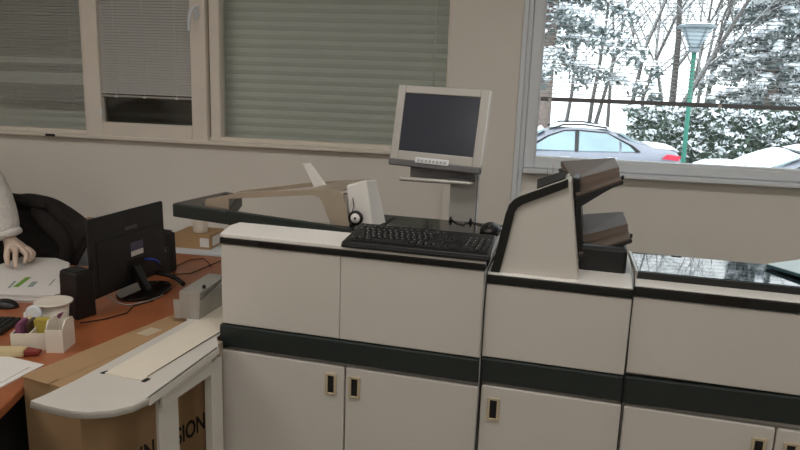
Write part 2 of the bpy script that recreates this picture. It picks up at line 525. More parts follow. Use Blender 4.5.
def sorter_tray(label, FL, FR, BR, BL, drop):
    t = thing('sorter_tray', label, 'tray', (sum(p[0] for p in (FL,FR,BR,BL))/4, .24, FL[2]-drop), 'M', 'sorter trays on the tower')
    FL, FR, BR, BL = map(Vector, (FL, FR, BR, BL))
    L = lambda p, q, k: p.lerp(q, k)
    up = Vector((0, 0, 1))
    # raised smoke cover over the back three quarters
    a0, a1 = L(FL, BL, .22), L(FR, BR, .32)
    cov = [a0, a1, BR, BL]
    ins = [L(a0, BL, .08)+up*.016, L(a1, BR, .10)+up*.016, BR+up*.012, BL+up*.012]
    part(MB().hexa([p-up*.006 for p in cov], [p+up*.0 for p in ins]), 'cover', 'smoke_plastic', t, .003)
    # flat ledge in front of it
    part(MB().hexa([p-up*.012 for p in (FL, FR, a1, a0)], [FL, FR, a1+up*.001, a0+up*.001]), 'ledge', 'smoke_plastic', t, .002)
    # black lip and wedge below
    o = (FR-FL).normalized()*.006
    fw = Vector((0, -.006, 0))
    lip = [FL+fw-up*.018-o, FR+fw-up*.016+o, BR+o-up*.02, BL-up*.02-o]
    part(MB().hexa(lip, [p+up*.010 for p in lip]), 'lip', 'plastic_black', t, .003)
    low = [FL+Vector((.0,.01,-drop)), L(FL, FR, .45)+Vector((0,.02,-drop*.62)), L(BL, BR, .45)+Vector((0,-.02,-drop*.7)), BL+Vector((.06,-.02,-drop))]
    part(MB().hexa(low, [FL-up*.017, FR-up*.015-o*3, BR-up*.018-o*3, BL-up*.018]), 'wedge', 'plastic_black', t, .004)
    part(MB().lathe([(.004,0),(.004,.012)], tuple(FR+Vector((.002,.02,-.002))), 10), 'stop_pin', 'plastic_black', t)
    return t
sorter_tray('upper of the two smoke-brown sorter trays on the tower', (.240,.125,1.343), (.366,.19,1.388), (.346,.36,1.424), (.178,.36,1.402), .05)
sorter_tray('lower of the two smoke-brown sorter trays above the glass panel', (.262,.125,1.168), (.408,.19,1.213), (.388,.36,1.252), (.246,.36,1.230), .05)

# right module
c = thing('machine_cabinet', 'white machine cabinet at far right with black glass top panel', 'cabinet', (.9, .26, 0), 'M', 'cabinets of the long machine')
UE = 1.45
part(MB().box(.4215, UE, .02, .50, .03, 1.085), 'body', 'machine_white', c, .003)
part(MB().box(.44, UE-.02, .05, .48, 0, .03), 'plinth', 'matte_black', c)
part(MB().box(.4185, UE, -.002, .02, .863, 1.088), 'upper_panel', 'machine_white', c, .003)
part(MB().hexa([(.4185,-.008,.772),(UE,-.008,.79),(UE,.02,.79),(.4185,.02,.772)], [(.4185,-.008,.853),(UE,-.008,.868),(UE,.02,.868),(.4185,.02,.853)]), 'dark_band', 'band_dark', c, .004)
door(c, .4255, .822, .05, .762, .785)
door(c, .826, 1.24, .05, .762, .865)
part(MB().box(.4185, UE, -.006, .03, 1.092, 1.118), 'front_strip', 'strip_black', c, .002)
part(MB().box(.60, .705, -.0075, .0, 1.094, 1.1165), 'display', 'gloss_black', c)
part(MB().hexa([(.4185,-.006,1.119),(UE,-.006,1.119),(UE,.258,1.119),(.4185,.258,1.119)], [(.4185,-.006,1.123),(UE,-.006,1.123),(UE,.258,1.140),(.4185,.258,1.140)]), 'top_cover', 'machine_light', c, .003)
gp = part(MB().hexa([(.424,.052,1.127),(UE,.052,1.127),(UE,.262,1.140),(.424,.262,1.140)], [(.426,.05,1.1475),(UE,.05,1.1475),(UE,.262,1.154),(.414,.262,1.154)]), 'panel_frame', 'strip_black', c, .002)
part(MB().hexa([(.430,.058,1.1472),(UE-.01,.058,1.1472),(UE-.01,.258,1.1534),(.42,.258,1.1534)], [(.430,.058,1.1492),(UE-.01,.058,1.1492),(UE-.01,.258,1.1554),(.42,.258,1.1554)]), 'glass_panel', 'glass_black', c)
part(MB().hexa([(.4235,.05,1.128),(.4255,.05,1.128),(.4155,.262,1.14),(.4125,.262,1.14)], [(.4225,.05,1.1495),(.4275,.05,1.1495),(.4175,.262,1.1565),(.4105,.262,1.1565)]), 'edge_trim', 'steel_light', c)
part(MB().box(.535, .565, .252, .264, 1.1545, 1.158), 'catch', 'silver_dark', c, .001)

# slab lying on the glass at the right edge
sb = thing('glass_slab', 'pale teal flat slab lying askew on the black glass at right edge', 'slab', (.93, .17, 1.157), 'M')
def rp(x, y, z): 
    t = R(-52)
    return (.93+x*math.cos(t)-y*math.sin(t), .16+x*math.sin(t)+y*math.cos(t), z)
q = [(-.13,-.075), (.13,-.075), (.13,.075), (-.13,.075)]
part(MB().hexa([rp(x, y, 1.1565+(.075+y)*.03) for x, y in q], [rp(x, y, 1.166+(.075+y)*.03) for x, y in q]), 'body', 'teal_edge', sb, .002)
part(MB().hexa([rp(x*.985, y*.98, 1.1658+(.075+y)*.03) for x, y in q], [rp(x*.985, y*.98, 1.1672+(.075+y)*.03) for x, y in q]), 'top_face', 'pale_teal', sb)

# paper feeder on the left end of the machine
fd = thing('paper_feeder', 'black paper feeder tray jutting left with bent steel guides and white cheek', 'paper feeder', (-.75, .3, 1.10), 'M')
def tzz(u): return 1.2-(u+1.145)/.685*.034
def tray_hex(u0, u1, v0, v1, dz0, dz1, ub=None, uc=None):
    ub = u0 if ub is None else ub
    uc = u1 if uc is None else uc
    return [(u0,v0,tzz(u0)+dz0),(u1,v0,tzz(u1)+dz0),(uc,v1,tzz(uc)+dz0),(ub,v1,tzz(ub)+dz0)], [(u0,v0,tzz(u0)+dz1),(u1,v0,tzz(u1)+dz1),(uc,v1,tzz(uc)+dz1),(ub,v1,tzz(ub)+dz1)]
part(MB().hexa(*tray_hex(-1.145, -.93, .165, .474, -.050, -.002, -1.11, -1.035)), 'tray', 'band_dark', fd, .004)
part(MB().hexa(*tray_hex(-.93, -.47, .165, .188, -.050, -.001)), 'side_rail', 'band_dark', fd, .002)
part(MB().hexa(*tray_hex(-1.138, -.935, .170, .468, -.002, .0, -1.105, -1.04)), 'tray_top', 'grey_dark', fd)
part(MB().hexa(*tray_hex(-1.045, -1.005, .20, .235, .0, .0012)), 'slot', 'matte_black', fd)
part(MB().hexa(*tray_hex(-1.085, -1.045, .40, .435, .0, .0012)), 'slot', 'matte_black', fd)
part(MB().box(-.93, -.5, .42, .45, 1.098, 1.118), 'cross_rail', 'machine_white', fd)
part(MB().box(-.56, -.48, .19, .42, 1.097, 1.168), 'support', 'plastic_black', fd)
fb = [(-1.036,1.188), (-1.030,1.217), (-.893,1.253), (-.624,1.284), (-.570,1.288), (-.527,1.282), (-.514,1.274), (-.487,1.158), (-.552,1.158), (-.590,1.246), (-.600,1.257), (-.624,1.264), (-.94,1.226), (-.94,1.186)]
part(MB().prism([(u, .195, z) for u, z in fb], (0, .005, 0)), 'front_guide', 'steel', fd, .001)
rb = [(-1.055,1.194), (-1.04,1.205), (-1.011,1.217), (-.75,1.265), (-.62,1.283), (-.504,1.298), (-.48,1.292), (-.47,1.165), (-.50,1.165), (-.51,1.275), (-.62,1.268), (-.75,1.249), (-1.0,1.205), (-1.0,1.192)]
part(MB().prism([(u, .418, z) for u, z in rb], (0, .005, 0)), 'rear_guide', 'steel', fd, .001)
part(MB().hexa([(-.64,.198,1.279),(-.525,.198,1.281),(-.50,.42,1.290),(-.62,.42,1.275)], [(-.64,.198,1.283),(-.525,.198,1.285),(-.50,.42,1.297),(-.62,.42,1.283)]), 'hood', 'steel', fd, .001)
part(MB().hexa([(-.648,.296,1.25),(-.586,.296,1.25),(-.586,.304,1.25),(-.648,.304,1.25)], [(-.703,.297,1.353),(-.674,.297,1.358),(-.674,.303,1.358),(-.703,.303,1.353)]), 'fin', 'machine_light', fd, .002)
ck = MB().hexa([(-.492,.22,1.10),(-.405,.22,1.10),(-.376,.31,1.10),(-.47,.31,1.10)], [(-.515,.225,1.302),(-.443,.225,1.325),(-.430,.30,1.317),(-.50,.30,1.30)])
part(ck, 'cheek', 'machine_light', fd, .006, 3)
part(MB().hexa([(-.545,.24,1.165),(-.49,.24,1.165),(-.49,.30,1.165),(-.545,.30,1.165)], [(-.548,.24,1.262),(-.495,.24,1.268),(-.495,.30,1.268),(-.548,.30,1.262)]), 'roller_block', 'machine_white', fd, .003)
wh = part(MB().lathe([(.014,0),(.024,.0),(.0255,.002),(.0255,.008),(.024,.010),(.014,.010)], (-.473, .206, 1.195), 28, 'y'), 'wheel', 'plastic_black', fd)
part(MB().lathe([(.016,-.001),(.0165,0),(.0165,.004),(.004,.004)], (-.473, .2055, 1.195), 24, 'y'), 'wheel_hub', 'machine_light', wh)
part(MB().lathe([(.004,-.002),(.004,.004)], (-.473, .2045, 1.195), 12, 'y'), 'axle', 'matte_black', wh)
part(MB().tube([(-.487,.207,1.21),(-.478,.207,1.235),(-.482,.207,1.255),(-.486,.215,1.262)], .0016, 6), 'wire', 'matte_black', fd)

# keyboard on the machine
kb = thing('computer_keyboard', 'full-size black keyboard lying on the front edge of the machine', 'keyboard', (-.205, .06, 1.155), 'M')
KA = R(9.5)
ku0, ku1, kv0 = -.440, .014, -.016
def kp(x, y, z):     # keyboard plane -> machine coords
    return (ku0+x, kv0+y*math.cos(KA)-z*math.sin(KA), 1.1545+y*math.sin(KA)+z*math.cos(KA))
KW, KD = ku1-ku0, .158
skew = lambda y: .012*(y/KD)
bb = [(0,0), (KW,0), (KW-.004,KD), (.014,KD)]
part(MB().hexa([kp(x, y, 0) for x, y in bb], [kp(x, y, .013 if y == 0 else .017) for x, y in bb]), 'case', 'plastic_black', kb, .004, 3)
part(MB().hexa([kp(0,-.006,-.004), kp(KW,-.006,-.004), kp(KW,.012,-.004), kp(0,.012,-.004)], [kp(0,-.006,.006), kp(KW,-.006,.006), kp(KW,.012,.012), kp(0,.012,.012)]), 'palm_edge', 'matte_black', kb, .003)
keymesh = {}
def key(x0, x1, y0, y1, material='key_black'):
    wd, dp = round(x1-x0, 4), round(y1-y0, 4)
    kk = (wd, dp, material)
    if kk not in keymesh:
        e = .0022
        mb = MB().hexa([(-wd/2,-dp/2,0),(wd/2,-dp/2,0),(wd/2,dp/2,0),(-wd/2,dp/2,0)], [(-wd/2+e,-dp/2+e,.006),(wd/2-e,-dp/2+e,.006),(wd/2-e,dp/2-e*.6,.006),(-wd/2+e,dp/2-e*.6,.006)])
        keymesh[kk] = mb.mesh('key', material)
    p = kp((x0+x1)/2, (y0+y1)/2, .0145)
    shared(keymesh[kk], 'key', kb, p, (KA, 0, 0))
def legend(x, y):
    if 'leg' not in keymesh: keymesh['leg'] = MB().box(-.0016, .0016, -.002, .002, 0, .0004).mesh('key_legend', 'legend_grey')
    shared(keymesh['leg'], 'key_legend', kb, kp(x, y, .0206), (KA, 0, 0))
P = .0186
rows = [(.020, [1.25,1.25,1.25,6.25,1.25,1.25,1.25,1.25]), (.0385, [2.25]+[1]*10+[2.75]), (.057, [1.75]+[1]*11+[2.25]), (.0755, [1.5]+[1]*12+[1.5]), (.094, [1]*13+[2])]
for y, ws in rows:
    x = .018+skew(y)
    for wd in ws:
        key(x+.0006, x+wd*P-.0006, y, y+P-.0016)
        if wd < 1.3: legend(x+.006, y+.012)
        x += wd*P
y = .120
x = .018+skew(y)
for i in range(13):
    key(x+.0006, x+P-.002, y, y+.013)
    legend(x+.006, y+.009)
    x += P*(1.9 if i == 0 else 1.5 if i in (4, 8) else 1.0)
xb = .018+15.35*P
for j in (.0755, .094):
    for i in range(3): key(xb+skew(j)+i*P+.0006, xb+skew(j)+(i+1)*P-.0006, j, j+P-.0016)
key(xb+P+.004, xb+2*P+.003, .0385, .0385+P-.0016)
for i in range(3): key(xb+.003+i*P, xb+.002+(i+1)*P, .020, .020+P-.0016)
xn = xb+3.45*P
for r_, j in enumerate((.020, .0385, .057, .0755, .094)):
    for i in range(4):
        if r_ == 0 and i == 1: continue
        if i == 3 and r_ in (1, 3): continue
        x0 = xn+skew(j)+i*P*.98
        if r_ == 0 and i == 0: key(x0, x0+2*P*.98-.001, j, j+P-.0016)
        elif i == 3 and r_ in (0, 2): key(x0, x0+P*.98-.001, j, j+2*P-.002)
        else:
            key(x0, x0+P*.98-.001, j, j+P-.0016)
            legend(x0+.006, j+.012)
part(MB().hexa([kp(xb-.006,.02,.0145), kp(xb-.005,.02,.0145), kp(xb-.001+.004,.112,.0165), kp(xb-.002+.004,.112,.0165)], [kp(xb-.006,.02,.0155), kp(xb-.005,.02,.0155), kp(xb-.001+.004,.112,.0175), kp(xb-.002+.004,.112,.0175)]), 'trim_line', 'silver_dark', kb)
for s in (.05, KW-.06):
    part(MB().hexa([(ku0+s,.10,1.169),(ku0+s+.02,.10,1.169),(ku0+s+.02,.115,1.169),(ku0+s,.115,1.169)], [kp(s,.125,.001), kp(s+.02,.125,.001), kp(s+.02,.14,.001), kp(s,.14,.001)]), 'foot', 'plastic_black', kb)

# mouse on the rear deck
ms = thing('computer_mouse', 'black mouse on the machine deck behind the keyboard', 'mouse', (-.027, .335, 1.168), 'M')
mo = part(MB().ellipsoid((-.03, .31, 1.170), (.036, .052, .030), 20, 8, 0), 'shell', 'plastic_black', ms)
part(MB().lathe([(.003,-.003),(.006,-.003),(.006,.003),(.003,.003)], (-.03, .278, 1.192), 12, 'x'), 'scroll_wheel', 'grey_dark', ms)
part(MB().tube([(-.05,.35,1.172),(-.075,.40,1.1705),(-.11,.425,1.1705),(-.135,.41,1.1705),(-.13,.37,1.1705),(-.165,.40,1.1705),(-.185,.44,1.17)], .0018, 6), 'cable', 'matte_black', ms)

# cables dropping between the two cabinets
for i, (du, mt, lb) in enumerate(((.003, 'cable_grey', 'grey cable dropping down the gap beside the keyboard'), (.0085, 'matte_black', 'thin black cable dropping down the gap beside the keyboard'))):
    mb = MB().tube([(.018+du, .10-.01*i, 1.172), (.022+du, .06, 1.168), (.014+du, .02, 1.155), (.004+du*.6, -.010, 1.12), (.002+du*.6, -.0135, 1.0), (.003+du*.6, -.0135, .85), (.004+du*.6, -.014, .74), (.002+du*.5, -.014, .5), (.004+du*.5, -.012, .2), (.003+du*.5, -.012, .004)], .0022, 6)
    solo(mb, 'cable', mt, lb, 'cable', (.01, 0, .003), 'M', group='cables by the keyboard')
# thin wire in the gap right of the tower
solo(MB().tube([(.4155,.045,1.15),(.4165,.0,1.135),(.417,-.010,1.11),(.4165,-.011,1.0),(.4185,-.0115,.9),(.4175,-.0115,.78),(.419,-.0105,.5),(.418,-.0105,.01)], .0016, 6), 'cable', 'matte_black', 'thin wire hanging down the gap below the glass panel corner', 'cable', (.417, 0, .005), 'M')

# monitor on its pole
mt = thing('monitor', 'silver flat monitor on a post at the back of the machine', 'monitor', (-.155, .46, 1.10), 'M')
part(MB().box(-.203, -.107, .455, .495, 1.098, 1.36), 'post', 'silver_paint', mt, .003)
part(MB().box(-.105, -.101, .46, .48, 1.12, 1.36), 'cable_cover', 'pvc_white', mt, .001)
TA, TR = R(10), R(-3)
YW = R(-9)
ct = Vector((-.249, .42, 1.499))
rm = Matrix.Rotation(YW, 3, 'Z') @ Matrix.Rotation(-TA, 3, 'X') @ Matrix.Rotation(R(1.1), 3, 'Y')
def mp(x, y, z): return tuple(ct + rm @ Vector((x, y, z)))
def mbox(x0, x1, y0, y1, z0, z1):
    return MB().hexa([mp(x0,y0,z0), mp(x1,y0,z0), mp(x1,y1,z0), mp(x0,y1,z0)], [mp(x0,y0,z1), mp(x1,y0,z1), mp(x1,y1,z1), mp(x0,y1,z1)])
W2, H2 = .170, .138
bz = MB()
for q_ in ((-W2,-W2+.030,-H2,H2), (W2-.030,W2,-H2,H2), (-W2+.030,W2-.030,H2-.027,H2), (-W2+.030,W2-.030,-H2,-H2+.045)):
    x0, x1, z0, z1 = q_
    bz.hexa([mp(x0,0,z0), mp(x1,0,z0), mp(x1,.022,z0), mp(x0,.022,z0)], [mp(x0,0,z1), mp(x1,0,z1), mp(x1,.022,z1), mp(x0,.022,z1)])
part(bz, 'bezel', 'silver_paint', mt, .003)
part(mbox(-W2+.028, W2-.028, .004, .018, -H2+.043, H2-.025), 'screen', 'screen_dark', mt)
part(mbox(-W2+.01, W2-.01, .022, .050, -H2+.01, H2-.02), 'back_shell', 'silver_paint', mt, .008)
part(mbox(-W2-.001, W2+.001, -.006, .022, -H2-.010, -H2+.014), 'chin', 'silver_dark', mt, .004)
br = part(mbox(-.068, .058, -.010, -.005, -H2+.006, -H2+.026), 'button_bar', 'pvc_white', mt, .003)
for i in range(8):
    part(mbox(-.057+i*.014, -.049+i*.014, -.0115, -.0095, -H2+.011, -H2+.019), 'button', 'steel_light', br)
part(mbox(W2-.001, W2+.003, .002, .02, -H2+.02, H2-.002), 'side_strip', 'machine_light', mt)
part(MB().box(-.345, -.11, .425, .455, 1.315, 1.355), 'mount', 'silver_dark', mt, .003)
part(MB().tube([(-.375,.40,1.312),(-.37,.40,1.312),(-.125,.40,1.312),(-.115,.40,1.312)], [.006,.008,.008,.006], 12), 'rod', 'silver_paint', mt)
part(MB().box(-.20, -.12, .395, .457, 1.318, 1.326), 'rod_bracket', 'silver_dark', mt)

# ================================================================== OUTFEED TRAY AND BOX
ot = thing('outfeed_tray', 'white sheet-metal outfeed tray on legs left of the machine', 'tray', (-1.05, 1.85, 0))
TZ = .80
outline = [(-1.215,1.488), (-1.165,1.474), (-1.116,1.467), (-1.075,1.464), (-1.036,1.467), (-.979,1.492), (-.945,1.528), (-.928,1.575), (-.900,1.95), (-.942,2.03), (-.945,2.42), (-1.145,2.42), (-1.140,2.20), (-1.108,2.15), (-1.18,1.62), (-1.203,1.52)]
part(MB().prism([(x, y, TZ-.003) for x, y in outline], (0, 0, .003)), 'plate', 'sheet_metal', ot)
lipp = outline[:8]
lp = MB()
n = len(lipp)
vs_ = [(x, y, TZ) for x, y in lipp]+[(x*1.0+.0, y-.004, TZ-.018) for x, y in lipp]+[(x, y+.003, TZ-.003) for x, y in lipp]+[(x, y-.001, TZ-.018) for x, y in lipp]
fs_ = []
for i in range(n-1):
    fs_ += [(i, i+1, n+i+1, n+i), (2*n+i, 3*n+i, 3*n+i+1, 2*n+i+1), (n+i, n+i+1, 3*n+i+1, 3*n+i)]
lp.add(vs_, fs_, True)
part(lp, 'curled_lip', 'sheet_metal', ot)
part(MB().hexa([(-.934,1.575,TZ-.022),(-.926,1.575,TZ-.022),(-.898,1.95,TZ-.022),(-.906,1.95,TZ-.022)], [(-.934,1.575,TZ),(-.926,1.575,TZ),(-.898,1.95,TZ),(-.906,1.95,TZ)]), 'skirt', 'sheet_metal', ot)
part(MB().hexa([(-.942,1.655,TZ-.07),(-.936,1.655,TZ-.07),(-.914,1.93,TZ-.085),(-.920,1.93,TZ-.085)], [(-.942,1.655,TZ-.018),(-.936,1.655,TZ-.018),(-.914,1.93,TZ-.018),(-.920,1.93,TZ-.018)]), 'skirt_bracket', 'sheet_metal', ot)
part(MB().hexa([(-.965,1.667,0),(-.955,1.665,0),(-.945,1.762,0),(-.955,1.764,0)], [(-.965,1.667,TZ-.004),(-.955,1.665,TZ-.004),(-.945,1.762,TZ-.004),(-.955,1.764,TZ-.004)]), 'leg', 'sheet_metal', ot, .001)
part(MB().hexa([(-.945,1.935,0),(-.918,1.932,0),(-.912,2.0,0),(-.94,2.0,0)], [(-.945,1.935,TZ-.05),(-.918,1.932,TZ-.05),(-.912,2.0,TZ-.05),(-.94,2.0,TZ-.05)]), 'leg', 'sheet_metal', ot, .002)
part(MB().box(-.936, -.912, 1.985, 2.01, TZ-.05, TZ-.003), 'hinge', 'steel', ot, .002)
bl = [(-1.126,1.682), (-1.001,1.665), (-.950,2.07), (-.958,2.40), (-1.06,2.40), (-1.072,2.15)]
part(MB().prism([(x, y, TZ) for x, y in bl], (0, 0, .004)), 'belt_plate', 'belt_cream', ot, .001)
part(MB().hexa([(-1.142,1.683,TZ),(-1.127,1.681,TZ),(-1.124,1.70,TZ),(-1.132,1.702,TZ)], [(-1.142,1.683,TZ+.002),(-1.127,1.681,TZ+.002),(-1.124,1.70,TZ+.002),(-1.132,1.702,TZ+.002)]), 'tab', 'matte_black', ot)
part(MB().hexa([(-1.0,1.660,TZ),(-.988,1.660,TZ),(-.984,1.682,TZ),(-.996,1.684,TZ)], [(-1.0,1.660,TZ+.002),(-.988,1.660,TZ+.002),(-.984,1.682,TZ+.002),(-.996,1.684,TZ+.002)]), 'tab', 'matte_black', ot)
part(MB().tube([(-.999,1.69,TZ+.0035),(-.948,2.07,TZ+.0035)], .0012, 5), 'belt_seam', 'plastic_black', ot)
gd = MB()
gd.box(-1.142, -1.066, 2.165, 2.168, TZ+.001, .90)
gd.box(-1.142, -1.066, 2.168, 2.40, .897, .90)
gd.box(-1.069, -1.066, 2.168, 2.40, TZ+.001, .897)
part(gd, 'side_guide', 'steel_light', ot)
part(MB().hexa([(-1.160,2.160,TZ),(-1.141,2.162,TZ),(-1.141,2.165,TZ),(-1.160,2.163,TZ)], [(-1.166,2.163,.868),(-1.141,2.165,.868),(-1.141,2.168,.868),(-1.166,2.166,.868)]), 'guide_step', 'steel_light', ot)
part(MB().hexa([(-1.07,2.155,TZ+.001),(-1.067,2.155,TZ+.001),(-1.05,2.40,TZ+.001),(-1.053,2.40,TZ+.001)], [(-1.064,2.155,.872),(-1.061,2.155,.872),(-1.047,2.40,.905),(-1.05,2.40,.905)]), 'guide_plate', 'steel_light', ot)
for x, y in ((-1.075, 2.22), (-1.06, 2.345)):
    part(MB().lathe([(.006,.90),(.007,.904),(.005,.912)], (x, y, 0), 10), 'guide_knob', 'matte_black', ot)

bx = thing('cardboard_box', 'tall brown cardboard box with black lettering under the white outfeed tray', 'box', (-1.363, 1.645, 0), rz=R(-15))
BW, BL_, BH = .225, .70, .785
part(MB().box(0, BW, 0, BL_, 0, BH-.004), 'carton', 'cardboard', bx, .003)
part(MB().box(0, BW/2-.001, 0, BL_, BH-.004, BH), 'top_flap', 'cardboard', bx, .001)
part(MB().box(BW/2+.001, BW, 0, BL_, BH-.004, BH), 'top_flap', 'cardboard', bx, .001)
part(MB().hexa([(.002,-.004,BH-.002),(.11,-.004,BH-.002),(.11,.03,BH),(.002,.03,BH)], [(.002,-.004,BH+.0),(.11,-.004,BH+.001),(.11,.03,BH+.003),(.002,.03,BH+.003)]), 'end_flap', 'cardboard', bx)
part(MB().box(.03, .08, .40, .47, BH, BH+.0008), 'tape', 'beige_plate', bx)
tm = Matrix.Translation((BW+.0008, 0, 0)) @ Matrix.Rotation(R(90), 4, 'Z') @ Matrix.Rotation(R(90), 4, 'X')
SX = Matrix.Diagonal((.74, 1, 1, 1))
text_part('IN', 'lettering', .085, 'ink_black', bx, Matrix.Translation((0, .205, .455)) @ tm @ SX)
text_part('SION', 'lettering', .085, 'ink_black', bx, Matrix.Translation((0, .362, .44)) @ tm @ SX)

# ================================================================== DESK
DZ = .75
dk = thing('office_desk', 'reddish-brown office desk with curved edge on black legs', 'desk', (-1.85, 2.0, 0))
dp = [(-2.29,.9), (-1.24,.9), (-1.262,1.2), (-1.30,1.4), (-1.34,1.56), (-1.368,1.66), (-1.205,2.30), (-1.165,2.6), (-1.165,3.17), (-1.80,3.17), (-1.84,2.825), (-2.29,2.825)]
part(MB().prism([(x, y, DZ-.028) for x, y in dp], (0, 0, .028)), 'desktop', 'desk_wood', dk, .004, 3)
part(MB().box(-1.78, -1.20, 3.12, 3.15, 0, DZ-.028), 'end_panel', 'desk_leg', dk)
part(MB().box(-1.95, -1.42, .95, .98, 0, DZ-.028), 'end_panel', 'desk_leg', dk)
part(MB().box(-2.0, -1.97, .98, 3.1, .25, DZ-.028), 'modesty_panel', 'desk_leg', dk)
ped = part(MB().box(-1.90, -1.42, 1.28, 1.88, .02, DZ-.029), 'added_pedestal', 'desk_leg', dk, .003)  # added dark block, hides the pale floor and blackens the space under the desk
for k in range(3):
    part(MB().box(-1.88, -1.44, 1.262, 1.28, .06+k*.215, .265+k*.215), 'added_drawer', 'desk_leg', ped, .003)
for x, y in ((-2.25, .98), (-2.25, 2.80)):
    part(MB().box(x-.025, x+.025, y-.025, y+.025, 0, DZ-.028), 'leg', 'desk_leg', dk)
# white ledge cabinet between desk and wall
lg = thing('low_cabinet', 'long low white cabinet between desk end and window wall', 'cabinet', (-1.9, 3.38, 0))
part(MB().box(-2.75, -1.40, 3.22, 3.58, 0, .735), 'body', 'pvc_white', lg)
part(MB().box(-2.76, -1.39, 3.195, 3.585, .735, .752), 'top', 'pvc_white', lg, .003)

bk = thing('cardboard_box', 'small brown carton on the white cabinet below the feeder', 'box', (-1.64, 3.33, .752))
part(MB().box(-1.745, -1.545, 3.27, 3.45, .752, .83), 'carton', 'cardboard_b', bk, .002)
part(MB().box(-1.5445, -1.544, 3.30, 3.40, .765, .815), 'shipping_label', 'paper', bk)
part(MB().box(-1.60, -1.55, 3.269, 3.2695, .765, .812), 'shipping_label', 'paper', bk)
solo(MB().lathe([(.0,.831),(.037,.831),(.038,.834),(.038,.955),(.036,.957),(.016,.957),(.016,.95),(.0,.95)], (-1.625, 3.33, 0), 24), 'paper_roll', 'china_white', 'white paper roll standing on the small brown carton', 'paper roll', (-1.625, 3.33, .831))
solo(MB().box(-2.335, -2.225, 3.27, 3.42, .752, .845), 'cardboard_box', 'cardboard_b', 'brown carton peeking out between jacket and desk monitor', 'box', (-2.28, 3.34, .752), bevel=.003)

# desk monitor seen from behind
dm = thing('monitor', 'black widescreen monitor on the desk turned away, sticker on its back', 'monitor', (-1.50, 2.52, DZ))
n0, n1 = Vector((-1.563, 2.295, 0)), Vector((-1.510, 2.754, 0))
e1 = (n1-n0).normalized()
en = Vector((e1.y, -e1.x, 0))          # towards viewer side (back of monitor)
WD = (n1-n0).length
def dp3(s, d, z): 
    p = n0+e1*s+en*d
    lean = (z-.785)*-.02
    p = p+en*lean
    return (p.x, p.y, z)
def dbox(s0, s1, d0, d1, z0, z1):
    return MB().hexa([dp3(s0,d0,z0), dp3(s1,d0,z0), dp3(s1,d1,z0), dp3(s0,d1,z0)], [dp3(s0,d0,z1), dp3(s1,d0,z1), dp3(s1,d1,z1), dp3(s0,d1,z1)])
part(dbox(0, WD, -.016, 0, .785, 1.10), 'back_shell', 'plastic_black', dm, .006, 3)
part(dbox(.004, WD-.004, -.020, -.015, .788, 1.097), 'bezel', 'gloss_black', dm, .002)
part(dbox(.018, WD-.018, -.0205, -.0195, .805, 1.082), 'screen', 'screen_dark', dm)
part(dbox(.03, WD-.03, -.001, .003, .80, 1.005), 'back_bulge', 'plastic_black', dm, .008, 3)
part(dbox(.20, .275, .0, .0025, 1.02, 1.034), 'maker_plate', 'grey_dark', dm)
st = part(dbox(.225, .305, .003, .004, .905, .962), 'sticker', 'sticker_violet', dm)
part(dbox(.226, .304, .0039, .0046, .905, .926), 'sticker_text', 'paper', st)
part(dbox(.20, .33, .002, .0045, .862, .890), 'port_recess', 'matte_black', dm)
part(MB().tube([dp3(.30,.012,.878), dp3(.31,.04,.878), dp3(.33,.05,.868), dp3(.36,.04,.84)], .0065, 8), 'video_plug', 'cable_blue', dm)
nk = MB().hexa([dp3(.235,.03,DZ+.013), dp3(.27,.03,DZ+.013), dp3(.27,.065,DZ+.013), dp3(.235,.065,DZ+.013)], [dp3(.215,.0,.87), dp3(.255,.0,.87), dp3(.255,.025,.87), dp3(.215,.025,.87)])
part(nk, 'neck', 'plastic_black', dm, .005)
bs = MB()
cx_ = n0+e1*.25+en*.04
ring = []
for k in range(28):
    t = 2*math.pi*k/28
    p = cx_+e1*(.135*math.cos(t))+en*(.095*math.sin(t))
    ring.append((p.x, p.y, DZ))
bs.prism(ring, (0, 0, .014))
part(bs, 'base', 'gloss_black', dm, .004)
part(MB().tube([dp3(.37,.01,.80), dp3(.40,.06,.785), dp3(.40,.10,.772), dp3(.37,.145,.765)], .010, 8), 'cable_sleeve', 'plastic_black', dm)
solo(MB().tube([(-1.585,2.37,.80),(-1.555,2.385,.77),(-1.50,2.37,.7545),(-1.46,2.365,.7545),(-1.42,2.42,.7545),(-1.40,2.50,.7545),(-1.41,2.56,.7545)], .0028, 6), 'cable', 'cable_grey', 'light grey cable curling round the desk monitor foot', 'cable', (-1.48, 2.4, .752))
for i, (pp, lb) in enumerate((([(-1.53,2.86,.754),(-1.50,2.80,.754),(-1.44,2.84,.754),(-1.42,2.96,.754),(-1.40,3.10,.754)], 'thin black cable looping on the desk behind the speaker'), ([(-1.56,2.93,.754),(-1.55,3.05,.754),(-1.50,3.10,.754),(-1.44,3.03,.754),(-1.40,2.97,.754)], 'thin black cable curving near the far desk end'), ([(-1.52,2.14,.754),(-1.46,2.20,.754),(-1.42,2.28,.754),(-1.44,2.36,.754),(-1.40,2.44,.754)], 'thin black cable lying beside the front speaker'))):
    solo(MB().tube(pp, .0022, 6), 'cable', 'matte_black', lb, 'cable', pp[0], group='black cables on the desk')

